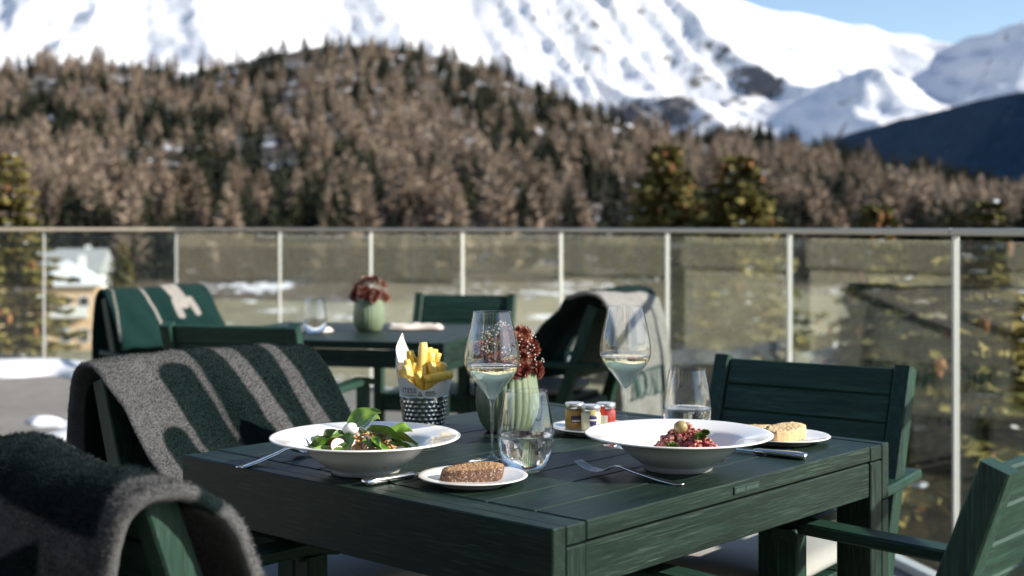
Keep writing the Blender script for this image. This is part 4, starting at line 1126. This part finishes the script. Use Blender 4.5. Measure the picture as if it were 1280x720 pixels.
RYE = crumb('rye_crumb', (0.30, 0.16, 0.07), (0.52, 0.32, 0.17), (0.16, 0.07, 0.03))
WHEAT = crumb('pale_crumb', (0.62, 0.42, 0.20), (0.80, 0.63, 0.38), (0.42, 0.24, 0.09))
CR2 = plain('pale_crust', (0.62, 0.42, 0.22), 0.7, 0.2, 120, 0.5)
def slab(outline, th, mat_top, mat_side, name, parent=None, jit=0.0, seed=0):
    "a slice: outline in XY, thickness in Z, rounded and uneven"
    r = random.Random(seed)
    P = spline(outline + [outline[0]], 64)[:-1]; n_ = len(P); c = P.mean(0)
    V = []; Fs = []; mi = []
    for z, s in ((0, 0.97), (th * 0.12, 1.0), (th * 0.5, 1.012), (th * 0.88, 1.0), (th, 0.975)):
        for q in P:
            d = (q - c) * s; V.append((c[0] + d[0] + r.uniform(-jit, jit), c[1] + d[1] + r.uniform(-jit, jit), z + r.uniform(-jit, jit) * 0.4))
    for j in range(4):
        for k in range(n_): Fs.append([j * n_ + k, j * n_ + (k + 1) % n_, (j + 1) * n_ + (k + 1) % n_, (j + 1) * n_ + k]); mi.append(1)
    for ring, flip in ((0, True), (4, False)):
        prev = list(range(ring * n_, ring * n_ + n_))
        for s in (0.75, 0.5, 0.25):
            cur = []
            for k, q in enumerate(P):
                d = (q - c) * s; cur.append(len(V)); V.append((c[0] + d[0], c[1] + d[1], (th if ring else 0) + r.uniform(-1, 1) * jit * 0.9))
            for k in range(n_):
                q4 = [prev[k], prev[(k + 1) % n_], cur[(k + 1) % n_], cur[k]]; Fs.append(q4[::-1] if flip else q4); mi.append(0)
            prev = cur
        Fs.append(prev[::-1] if flip else prev); mi.append(0)
    o = mesh_obj(name, V, Fs, mat_top, parent, True); o.data.materials.append(mat_side)
    o.data.polygons.foreach_set('material_index', mi); return o
b1 = slab([(-0.050, -0.010), (-0.034, -0.0185), (-0.005, -0.0205), (0.026, -0.0190), (0.044, -0.0135), (0.048, 0.000), (0.034, 0.0150), (0.008, 0.0225), (-0.022, 0.0165), (-0.047, 0.000)], 0.0185, RYE, CRUST, 'bread_slice', jit=0.0009, seed=3)
b1.data.transform(Matrix.Shear('XY', 4, (0.0, 0.35)) if False else Matrix(((1, 0, 0.25, 0), (0, 1, 0.45, 0), (0.02, 0.10, 1, 0), (0, 0, 0, 1))))
b1.location = (-0.0635, 2.058, TZ + 0.0085); b1.rotation_euler = (R(2), R(-1.5), R(4)); tag(b1, 'slice of dark crusted rye bread on a small plate', 'bread')
o1 = [(-0.043, -0.022), (-0.01, -0.031), (0.036, -0.028), (0.047, -0.006), (0.036, 0.020), (0.004, 0.031), (-0.03, 0.028), (-0.048, 0.006)]
b2 = slab(o1, 0.017, WHEAT, WHEAT, 'bread_slice', jit=0.0011, seed=5); b2.location = (0.478, 2.485, TZ + 0.0085); b2.rotation_euler = (0, 0, R(-12)); tag(b2, 'thick pale bread slice lying flat on the small plate', 'bread')
b3 = slab([(x * 0.82, y * 0.8) for x, y in o1], 0.023, WHEAT, CR2, 'bread_slice', jit=0.0011, seed=8); b3.location = (0.508, 2.455, TZ + 0.0082); b3.rotation_euler = (R(6), R(-7), R(28)); tag(b3, 'cut pale bread piece leaning against the flat slice', 'bread')

# salad
SPIN = Nodes('spinach_leaf'); v = SPIN.coord('Object'); f = SPIN.noise(v, 60, 4, 0.6)
r_ = SPIN.n('ObjectInfo').outputs['Random']
c = SPIN.ramp(SPIN.math('ADD', SPIN.math('MULTIPLY', f, 0.6), SPIN.math('MULTIPLY', r_, 0.35)), [(0.2, (0.035, 0.09, 0.014)), (0.5, (0.11, 0.215, 0.030)), (0.8, (0.26, 0.38, 0.08))])
SPIN = SPIN.pbr(c, 0.32, SPIN.bump(f, 0.5, 0.002), **{'Subsurface Weight': 0.0, 'Transmission Weight': 0.0})
VEIN = plain('leaf_vein', (0.22, 0.30, 0.10), 0.5, 0.1, 50)
def leaf_vf(L, Wd, curl, fold, seed):
    r = np.random.default_rng(seed); nu, nv = 16, 9; V = []
    for i in range(nu):
        t = i / (nu - 1); wv = Wd * (math.sin(math.pi * min(1, t ** 0.72 * 0.985 + 0.012))) ** 0.85
        for j in range(nv):
            s = j / (nv - 1) * 2 - 1
            x = t * L; y = s * wv; z = curl * math.sin(t * 2.2) * L - fold * abs(s) ** 1.4 * -Wd * 0.5
            z += 0.0016 * math.sin(9 * t + 5 * s + seed) * abs(s) + 0.0012 * math.sin(16 * t) * (1 - abs(s))
            V.append((x, y, z))
    Fs = grid_faces(nu, nv).tolist(); k = len(V)
    V += [(x, y, z - 0.0007) for x, y, z in V]; Fs += [[i + k for i in q[::-1]] for q in Fs]
    return V, Fs
bc = Vector((-0.2405, 2.166, TZ))
leaves = [  # x, y, z offset from the bowl centre, yaw, pitch, roll, length, width, curl
    (-0.030, -0.004, 0.074, 5, -14, 35, 0.060, 0.020, 0.22), (0.004, -0.022, 0.071, -22, 26, -35, 0.062, 0.022, 0.22), (0.022, -0.004, 0.060, 8, 24, -20, 0.066, 0.020, 0.16),
    (-0.024, -0.030, 0.068, -95, 62, 25, 0.048, 0.017, 0.10), (-0.036, -0.026, 0.056, 205, 25, 30, 0.046, 0.015, 0.18), (-0.046, -0.006, 0.050, 178, 20, 40, 0.050, 0.016, 0.15),
    (-0.050, -0.040, 0.042, 220, 14, -30, 0.044, 0.013, 0.14), (0.040, -0.030, 0.050, -25, 20, -25, 0.052, 0.017, 0.16), (-0.010, 0.028, 0.060, 95, 25, 0, 0.060, 0.020, 0.20),
    (-0.040, 0.020, 0.056, 140, 22, 35, 0.056, 0.018, 0.18), (0.030, 0.028, 0.054, 50, 24, -35, 0.056, 0.018, 0.15), (-0.030, -0.050, 0.044, -130, 18, 30, 0.036, 0.013, 0.14),
    (0.014, -0.040, 0.058, -62, 34, -30, 0.050, 0.017, 0.2), (0.034, -0.014, 0.062, 30, 6, -45, 0.052, 0.017, 0.22), (-0.056, -0.026, 0.046, 160, -10, 50, 0.034, 0.012, 0.20),
    (-0.020, -0.044, 0.050, 190, 30, 60, 0.036, 0.011, 0.1), (0.000, -0.010, 0.072, 60, 0, -30, 0.050, 0.016, 0.25), (0.050, -0.046, 0.040, -40, 14, 10, 0.036, 0.012, 0.18)]
rl_ = random.Random(21)
for k in range(12):                     # smaller leaves filling the heap
    a = rl_.uniform(0, 360); q = rl_.uniform(0.015, 0.052)
    leaves.append((q * math.cos(R(a)), q * math.sin(R(a)) - 0.012, 0.072 - 0.55 * q, a + rl_.uniform(-35, 35), rl_.uniform(8, 30), rl_.uniform(-40, 40), rl_.uniform(0.032, 0.046), rl_.uniform(0.011, 0.015), rl_.uniform(0.15, 0.25)))
for i, (x, y, z, yaw, pit, rol, L, wd, cu) in enumerate(leaves):
    V, Fs = leaf_vf(L, wd, cu, 0.5, i)
    Mx = Matrix.Translation((x, y, z)) @ Matrix.Rotation(R(yaw), 4, 'Z') @ Matrix.Rotation(R(pit), 4, 'Y') @ Matrix.Rotation(R(rol), 4, 'X')
    Mi = Mx.inverted()
    def rest(v_):                      # keep every point of the leaf above the inside of the bowl
        q = Mx @ Vector(v_); rr = math.hypot(q.x, q.y)
        q.z = max(q.z, float(np.interp(rr, [0, 0.045, 0.068, 0.084, 0.096, 0.1035, 0.112, 0.15], [0.011, 0.0125, 0.0185, 0.0295, 0.042, 0.051, 0.0545, 0.062])) + 0.0015)
        return Mi @ q
    V = [tuple(rest(v_)) for v_ in V]
    o = mesh_obj('spinach_leaf', V, Fs, SPIN, smooth=True)
    o.matrix_world = Matrix.Translation(bc) @ Mx
    V, Fs = sweep_vf([rest((t * L, 0, cu * math.sin(t * 2.2) * L + 0.0012 * math.sin(16 * t) + 0.0006)) for t in np.linspace(0, 0.95, 10)], (0, 1, 0), [0.0016 * (1.05 - t) for t in np.linspace(0, 0.95, 10)], 0.0008, 0.0002)
    mesh_obj('vein', V, Fs, VEIN, o)
    tag(o, 'glossy green spinach leaf heaped in the salad bowl', 'leaf', 'leaves of the salad')
MOZ = plain('soft_white_cheese', (0.82, 0.80, 0.74), 0.35, 0.04, 40, 0.2)
def blob_vf(rx, ry, rz, amp, seed, n=20, m=12):
    V = []; Fs = []
    for j in range(m + 1):
        ph = math.pi * j / m
        for k in range(n):
            a = 6.2832 * k / n
            e = 1 + amp * (math.sin(3 * a + seed) * math.sin(2 * ph + seed) + 0.5 * math.sin(5 * a - seed) * math.sin(4 * ph))
            V.append((rx * e * math.sin(ph) * math.cos(a), ry * e * math.sin(ph) * math.sin(a), rz * e * math.cos(ph)))
    for j in range(m):
        for k in range(n): Fs.append([j * n + k, (j + 1) * n + k, (j + 1) * n + (k + 1) % n, j * n + (k + 1) % n])
    return V, Fs
V, Fs = blob_vf(0.0135, 0.0115, 0.0105, 0.07, 1); o = mesh_obj('mozzarella_ball', V, Fs, MOZ, smooth=True); o.location = bc + Vector((-0.022, -0.018, 0.072)); tag(o, 'white mozzarella ball on top of the salad', 'cheese')
V, Fs = blob_vf(0.006, 0.005, 0.004, 0.10, 3); o = mesh_obj('mozzarella_ball', V, Fs, MOZ, smooth=True); o.location = bc + Vector((-0.048, -0.062, 0.034)); tag(o, 'small white cheese piece at the salad edge near the bowl rim', 'cheese')
RAD = plain('radish_flesh', (0.74, 0.62, 0.58), 0.4, 0.08, 60); RSK = plain('radish_skin', (0.42, 0.05, 0.10), 0.4, 0.1, 60)
for i, (x, y, z, yaw, pit, rol) in enumerate(((-0.038, -0.048, 0.050, 20, 68, 10), (0.004, -0.036, 0.054, -30, 62, -25), (0.012, -0.054, 0.040, -10, 25, 0), (-0.012, -0.040, 0.046, 50, 70, 0))):
    V, Fs = lathe_vf([(0.0004, 0.0008), (0.0125, 0.0008), (0.0130, 0.0)], 26); k = len(V); v2, f2 = lathe_vf([(0.0130, 0.0), (0.0125, -0.0008), (0.0004, -0.0008)], 26)
    o = mesh_obj('radish_slice', V + v2, Fs + [[q + k for q in f_] for f_ in f2], RAD, smooth=False)
    V, Fs = lathe_vf([(0.0126, 0.0010), (0.0135, 0.0008), (0.0135, -0.0008), (0.0126, -0.0010), (0.0126, 0.0010)], 26); mesh_obj('skin', V, Fs, RSK, o)
    o.matrix_world = Matrix.Translation(bc + Vector((x, y, z))) @ Matrix.Rotation(R(yaw), 4, 'Z') @ Matrix.Rotation(R(pit), 4, 'X') @ Matrix.Rotation(R(rol), 4, 'Y')
    tag(o, 'thin radish slice with a pink skin in the salad', 'radish', 'radish slices in the salad')
GRAIN = leafmat('toasted_grain', [(0.2, (0.30, 0.14, 0.05)), (0.5, (0.52, 0.30, 0.12)), (0.8, (0.66, 0.45, 0.22))], 160, 0.6)
V = []; Fs = []; r = random.Random(4)
sv, sf = blob_vf(1, 1, 1, 0.08, 2, 7, 5)
for k in range(620):
    a = r.uniform(0, 6.28); q = 0.068 * math.sqrt(r.random()); z = 0.018 + 0.046 * (1 - (q / 0.070) ** 2) * r.uniform(0.7, 1.0)
    s = r.uniform(0.0022, 0.0036); b = len(V)
    V += [(q * math.cos(a) + x * s, q * math.sin(a) - 0.008 + y * s * 0.8, z + zz * s * 0.8) for x, y, zz in sv]; Fs += [[i + b for i in f_] for f_ in sf]
o = mesh_obj('toasted_grains', V, Fs, GRAIN, smooth=True); o.location = bc; tag(o, 'toasted golden grains under the salad leaves', 'grains', kind='stuff')

# tartare
BEET = leafmat('chopped_beet', [(0.28, (0.040, 0.004, 0.012)), (0.42, (0.19, 0.022, 0.038)), (0.52, (0.40, 0.105, 0.10)), (0.64, (0.60, 0.36, 0.28))], 120, 0.3)
tc = Vector((0.2865, 2.180, TZ))
V = []; Fs = []; r = random.Random(12)
bv, bf = box_vf(1, 1, 1, 0.12)
for k in range(760):
    a = r.uniform(0, 6.28); q = 0.062 * math.sqrt(r.random()); z = 0.016 + 0.056 * (1 - (q / 0.064) ** 1.5) * (r.random() ** 0.35) + 0.006
    s = r.uniform(0.0045, 0.0085); M = Matrix.Rotation(r.uniform(0, 6), 3, 'Z') @ Matrix.Rotation(r.uniform(0, 6), 3, 'X'); b = len(V)
    sh = (r.uniform(0.7, 1.4), r.uniform(0.6, 1.0), r.uniform(0.5, 1.0))
    for x in bv:
        y = M @ Vector((x[0] * s * sh[0], x[1] * s * sh[1], x[2] * s * sh[2])); V.append((q * math.cos(a) + y.x, q * math.sin(a) * 0.9 + y.y, z + y.z))
    Fs += [[i + b for i in f_] for f_ in bf]
o = mesh_obj('beet_tartare', V, Fs, BEET); o.location = tc; tag(o, 'mound of chopped red beet tartare in the white bowl', 'tartare', kind='stuff')
HERB = leafmat('herb_green', [(0.3, (0.06, 0.10, 0.015)), (0.7, (0.17, 0.22, 0.05))], 150, 0.6)
for i, (x, y, z, sc_) in enumerate(((-0.028, -0.050, 0.046, 1.2), (0.018, -0.042, 0.060, 1.25), (0.027, -0.034, 0.066, 0.9), (0.004, -0.058, 0.040, 0.7))):
    V = []; Fs = []; r = np.random.default_rng(70 + i)
    for k in range(120):
        d = r.normal(0, 1, 3); d /= np.linalg.norm(d); d[2] = abs(d[2]) * 0.8; s = np.cross(d, r.normal(0, 1, 3)) * 0.0018; b = len(V)
        V += [d * 0.003 - s, d * 0.003 + s, d * 0.0085 * r.uniform(0.7, 1.2) * sc_ + s, d * 0.0098 * sc_ * r.uniform(0.7, 1.2)]; Fs.append([b, b + 1, b + 2, b + 3])
    o = mesh_obj('herb_sprig', V, Fs, HERB); o.location = tc + Vector((x, y, z)); tag(o, 'curly green herb sprig on the red tartare', 'herb', 'herb sprigs on the tartare')
V, Fs = blob_vf(0.0115, 0.0095, 0.0105, 0.04, 5); o = mesh_obj('caper_berry', V, Fs, plain('caper_berry', (0.34, 0.25, 0.10), 0.4, 0.2, 90, 0.3), smooth=True)
o.location = tc + Vector((-0.009, -0.012, 0.073)); tag(o, 'round olive brown caper berry crowning the tartare', 'berry')
TWIG = plain('crisp_twig', (0.10, 0.035, 0.03), 0.6, 0.2, 90)
for i, (x0, y0, z0, x1, y1, z1) in enumerate(((0.02, -0.02, 0.05, 0.062, -0.035, 0.036), (0.03, -0.01, 0.046, 0.066, -0.03, 0.028), (-0.02, -0.03, 0.04, -0.058, -0.04, 0.028))):
    V, Fs = sweep_vf([(x0, y0, z0), ((x0 + x1) / 2, (y0 + y1) / 2, (z0 + z1) / 2 + 0.003), (x1, y1, z1)], (0, 1, 0.3), 0.0022, 0.0018, 0.0005)
    o = mesh_obj('crisp_straw', V, Fs, TWIG); o.location = tc; tag(o, 'thin dark beet crisp poking out of the tartare', 'crisp', 'beet crisps on the tartare')

# fries cup
cc_ = Vector((-0.176, 2.64, TZ))
N = Nodes('hammered_steel'); 
HAM = N.pbr((0.62, 0.62, 0.63), 0.15, None, Metallic=1.0)
V = []; Fs = []; nr_, nc_ = 40, 150
for i in range(nr_):
    z = 0.001 + 0.066 * i / (nr_ - 1); r0 = 0.0395 + 0.0092 * i / (nr_ - 1)
    for k in range(nc_):
        a = 6.2832 * k / nc_
        row = z / 0.0085; ir = math.floor(row); ph = 0.5 * (ir % 2)
        cu_ = (a * 24 / 6.2832 + ph) % 1 - 0.5; cv_ = row - ir - 0.5
        dd = math.hypot(cu_, cv_)
        r1 = r0 + 0.0017 * max(0, 1 - (dd / 0.46) ** 2) * (1 if 0.004 < z < 0.060 else 0)
        V.append((r1 * math.cos(a), r1 * math.sin(a), z))
for i in range(nr_ - 1):
    for k in range(nc_): Fs.append([i * nc_ + k, i * nc_ + (k + 1) % nc_, (i + 1) * nc_ + (k + 1) % nc_, (i + 1) * nc_ + k])
k0 = len(V)
for r1, z in ((0.0483, 0.0668), (0.0470, 0.0668), (0.0385, 0.004), (0.0005, 0.003)):
    for k in range(nc_): a = 6.2832 * k / nc_; V.append((r1 * math.cos(a), r1 * math.sin(a), z))
st = (nr_ - 1) * nc_
for j in range(4):
    a0 = st if j == 0 else k0 + (j - 1) * nc_; b0 = k0 + j * nc_
    for k in range(nc_): Fs.append([a0 + k, a0 + (k + 1) % nc_, b0 + (k + 1) % nc_, b0 + k])
o = mesh_obj('steel_cup', V, Fs, HAM, smooth=True); o.location = cc_; tag(o, 'hammered steel cup serving the fries', 'cup')
PAPER = plain('printed_paper', (0.80, 0.78, 0.74), 0.7, 0.03, 80)
INK = plain('black_print', (0.03, 0.03, 0.035), 0.8, 0.1, 80)
def paper_top(a):
    "height of the liner's edge round the cup; a=-90 deg faces the camera"
    g_ = lambda c, wd: math.exp(-(((a - R(c) + math.pi) % (2 * math.pi) - math.pi) / R(wd)) ** 2)
    return 0.094 - 0.010 * g_(-80, 25) + 0.016 * g_(-20, 26) + 0.012 * g_(-150, 30) + 0.094 * max(0.0, 1 - abs(((a - R(150) + math.pi) % (2 * math.pi) - math.pi)) / R(52)) + 0.022 * g_(60, 40) + 0.003 * math.sin(5 * a)
def paper_r(z, a): return 0.0415 + (z - 0.02) * 0.15 + (0.0018 * math.sin(7 * a + 1) + 0.0012 * math.sin(11 * a)) * max(0, (z - 0.062) / 0.04)
V = []; nc2 = 140; nr2 = 26
for i in range(nr2):
    for k in range(nc2):
        a = 6.2832 * k / nc2; z = 0.022 + (paper_top(a) - 0.022) * i / (nr2 - 1); rr = paper_r(z, a)
        if z > 0.12: rr -= (z - 0.12) * 0.22
        V.append((rr * math.cos(a), rr * math.sin(a), z))
Fs = [[i * nc2 + k, i * nc2 + (k + 1) % nc2, (i + 1) * nc2 + (k + 1) % nc2, (i + 1) * nc2 + k] for i in range(nr2 - 1) for k in range(nc2)]
pp = mesh_obj('paper_liner', V, Fs, PAPER, smooth=True); pp.location = cc_; tag(pp, 'printed white paper liner folded round the fries', 'paper')
def on_paper(x, z, lift=0.0006):
    a = -math.pi / 2 + x / 0.048; rr = paper_r(z, a) + lift; return (rr * math.cos(a), rr * math.sin(a), z)
def print_text(s, size, x0, z0, name):
    tv, tf = text_vf(s, size); mesh_obj(name, [on_paper(x0 + v_[0], z0 + v_[1]) for v_ in tv], tf, INK, pp)
print_text('ITESS', 0.0145, -0.027, 0.0795, 'lettering')
tri = lambda x0, z0, s: ([on_paper(x0 - s, z0 - s), on_paper(x0 + s, z0 - s), on_paper(x0, z0 + s), on_paper(x0 - s * 0.5, z0 - s * 0.6), on_paper(x0 + s * 0.5, z0 - s * 0.6), on_paper(x0, z0 + s * 0.4)], [[0, 1, 4, 3], [1, 2, 5, 4], [2, 0, 3, 5]])
V, Fs = tri(-0.004, 0.0745, 0.0048); mesh_obj('emblem', V, Fs, INK, pp)
V, Fs = [], []
for line in range(3):
    x = 0.006
    while x < 0.024:
        wd = random.uniform(0.0012, 0.0030); b = len(V); z = 0.0775 - line * 0.0032; hh = 0.0009 if line else 0.0014
        V += [on_paper(x, z - hh), on_paper(x + wd, z - hh), on_paper(x + wd, z + hh), on_paper(x, z + hh)]; Fs.append([b, b + 1, b + 2, b + 3]); x += wd + 0.0009
x = -0.040
while x < -0.012:
    wd = random.uniform(0.0012, 0.0030); b = len(V); z = 0.0705
    V += [on_paper(x, z - 0.0008), on_paper(x + wd, z - 0.0008), on_paper(x + wd, z + 0.0008), on_paper(x, z + 0.0008)]; Fs.append([b, b + 1, b + 2, b + 3]); x += wd + 0.0009
mesh_obj('small_print', V, Fs, INK, pp)
FRY = Nodes('golden_fry'); v = FRY.coord('Object'); f = FRY.noise(v, 90, 4, 0.6); r_ = FRY.n('ObjectInfo').outputs['Random']
c = FRY.ramp(FRY.math('ADD', FRY.math('MULTIPLY', f, 0.75), FRY.math('MULTIPLY', r_, 0.25)), [(0.25, (0.66, 0.34, 0.035)), (0.45, (0.88, 0.60, 0.10)), (0.8, (0.93, 0.76, 0.28))])
FRY = FRY.pbr(c, 0.42, FRY.bump(f, 0.5, 0.002))
fry_def = [(-0.003, -0.010, 0.172, 0, -2), (-0.036, -0.022, 0.128, -14, 8), (-0.027, -0.002, 0.155, -7, 0), (0.014, 0.002, 0.152, 6, -4), (0.026, 0.006, 0.150, 14, 4), (-0.014, -0.012, 0.132, 10, 12),
           (0.034, 0.000, 0.128, 22, -6), (-0.012, -0.036, 0.116, -16, 22), (0.010, -0.034, 0.104, 3, 16), (0.022, -0.036, 0.106, 6, 18), (-0.040, -0.008, 0.120, -20, -2), (-0.028, -0.034, 0.104, -14, 16),
           (0.000, 0.020, 0.150, 3, -14), (-0.024, 0.010, 0.146, -12, -4), (0.020, 0.020, 0.156, 10, -10), (0.038, -0.014, 0.132, 26, 6), (-0.034, -0.012, 0.138, -16, 4), (0.006, 0.006, 0.160, -4, -4), (-0.018, 0.022, 0.138, -8, -12), (0.030, -0.020, 0.116, 12, 8), (0.018, -0.016, 0.136, -8, 2)]
def fry(x, y, ztop, lean, fwd, L, i, M=None):
    r = random.Random(i + 5); w_ = r.uniform(0.0140, 0.0170)
    P = spline([(0, 0, 0), (r.uniform(-.001, .001), r.uniform(-.001, .001), L * 0.5), (r.uniform(-.003, .003), r.uniform(-.003, .003), L)], 8)
    V, Fs = sweep_vf(P, (1, 0, 0.001), [w_ * 0.86] + [w_ * r.uniform(0.95, 1.05) for _ in range(6)] + [w_ * 0.84], [w_ * 0.86] + [w_ * r.uniform(0.92, 1.05) for _ in range(6)] + [w_ * 0.82], 0.0026)
    o = mesh_obj('french_fry', V, Fs, FRY, smooth=True)
    if M is None:
        Rm = Matrix.Rotation(R(lean), 4, 'Y') @ Matrix.Rotation(R(fwd), 4, 'X') @ Matrix.Rotation(R(r.uniform(0, 80)), 4, 'Z')
        top = Vector((x, y, ztop)); M = Matrix.Translation(cc_ + top) @ Rm @ Matrix.Translation((0, 0, -L))
    o.matrix_world = M
    tag(o, 'thick golden fry standing in the paper lined cup', 'fry', 'fries in the paper lined cup')
for i, (x, y, z, l_, f_) in enumerate(fry_def): fry(x, y, z, l_, f_, 0.075, i)
o_m = Matrix.Translation(cc_ + Vector((0.004, -0.040, 0.102))) @ Matrix.Rotation(R(79), 4, 'Y') @ Matrix.Rotation(R(20), 4, 'Z')
fry(0, 0, 0, 0, 0, 0.056, 40, o_m)

# jars
JG = thin_glass('jar_glass', 0.06, (0.98, 0.985, 0.98), (0.75, 0.77, 0.76))
LID = plain('tin_lid', (0.70, 0.70, 0.70), 0.25, 0.05, 60, Metallic=0.8)
jp = Vector((0.160, 2.58, TZ + 0.0078))
def jar(x, y, content, lab, labcol, bandcol, label, h_=0.046, r=0.0195):
    o = empty('condiment_jar', jp + Vector((x, y, 0)))
    V, Fs = lathe_vf([(0.0005, 0.0008), (r - 0.002, 0.0008), (r - 0.0006, 0.003), (r - 0.0006, h_ * 0.72), (r - 0.004, h_ * 0.84), (0.0005, h_ * 0.84)], 40); mesh_obj('filling', V, Fs, content, o, True)
    V, Fs = lathe_vf([(0.0005, 0.0002), (r - 0.002, 0.0002), (r, 0.003), (r, h_ * 0.72), (r - 0.0035, h_ * 0.85), (r - 0.0035, h_ * 0.95)], 40); mesh_obj('glass_body', V, Fs, JG, o, True)
    V, Fs = lathe_vf([(r - 0.001, h_ * 0.86), (r - 0.0004, h_ * 0.87), (r - 0.0004, h_ * 1.06), (r - 0.0012, h_ * 1.085), (r - 0.004, h_ * 1.08), (0.0005, h_ * 1.075)], 44); mesh_obj('lid', V, Fs, LID, o, True)
    pj = lambda xx, z, lift=0.0005: ((r + lift) * math.cos(-math.pi / 2 + xx / r), (r + lift) * math.sin(-math.pi / 2 + xx / r), z)
    def patch(pts_outline, mat, nm, lift, par):
        V = [pj(a_, b_, lift) for a_, b_ in pts_outline]; mesh_obj(nm, V, [list(range(len(V)))], mat, par)
    def strip(x0, x1, z0, z1, mat, nm, lift, par, taper=1.0):
        n_ = 8; V = []; Fs = []
        for i in range(n_ + 1):
            t = i / n_
            for z, tp in ((z0, taper), (z1, 1.0)): xm = (x0 + x1) / 2; V.append(pj(xm + (x0 + (x1 - x0) * t - xm) * tp, z, lift))
        Fs = [[2 * i, 2 * i + 2, 2 * i + 3, 2 * i + 1] for i in range(n_)]
        return mesh_obj(nm, V, Fs, mat, par)
    if lab == 'shield':
        strip(-0.0085 + 0.003, 0.0085 + 0.003, h_ * 0.20, h_ * 0.56, labcol, 'label', 0.0005, o, 0.55)
        strip(-0.0068 + 0.003, 0.0068 + 0.003, h_ * 0.56, h_ * 0.66, labcol, 'label', 0.0005, o, 1.15)
        strip(-0.0092 + 0.003, 0.0092 + 0.003, h_ * 0.46, h_ * 0.53, bandcol, 'band', 0.0009, o, 1.0)
        strip(-0.0060 + 0.003, 0.0060 + 0.003, h_ * 0.70, h_ * 0.92, plain('seal_gold', (0.62, 0.52, 0.22), 0.5), 'seal', 0.0007, o, 0.8)
    elif lab == 'rect':
        strip(-0.008, 0.012, h_ * 0.28, h_ * 0.58, labcol, 'label', 0.0005, o); strip(-0.006, 0.010, h_ * 0.33, h_ * 0.40, bandcol, 'band', 0.0009, o)
    else:
        strip(-0.014, 0.002, h_ * 0.25, h_ * 0.60, labcol, 'label', 0.0005, o); strip(-0.013, -0.003, h_ * 0.60, h_ * 0.95, bandcol, 'seal', 0.0007, o, 1.1)
    return tag(o, label, 'jar', 'small condiment jars')
NAVY = plain('navy_label', (0.03, 0.025, 0.12), 0.5); PALEL = plain('pale_label', (0.68, 0.66, 0.62), 0.6); DARKL = plain('dark_label', (0.03, 0.022, 0.05), 0.5); REDL = plain('red_label', (0.62, 0.04, 0.03), 0.5)
jar(-0.037, 0.008, plain('mustard', (0.55, 0.27, 0.03), 0.4, 0.2, 60), 'rect', DARKL, PALEL, 'small jar of amber mustard with a dark label')
jar(-0.007, -0.024, plain('mayonnaise', (0.78, 0.71, 0.48), 0.4, 0.06, 60), 'shield', NAVY, PALEL, 'small jar of cream mayonnaise with a navy shield label')
jar(0.024, 0.006, plain('ketchup', (0.58, 0.045, 0.02), 0.35, 0.15, 60), 'seal', PALEL, REDL, 'small jar of red ketchup with a red seal')
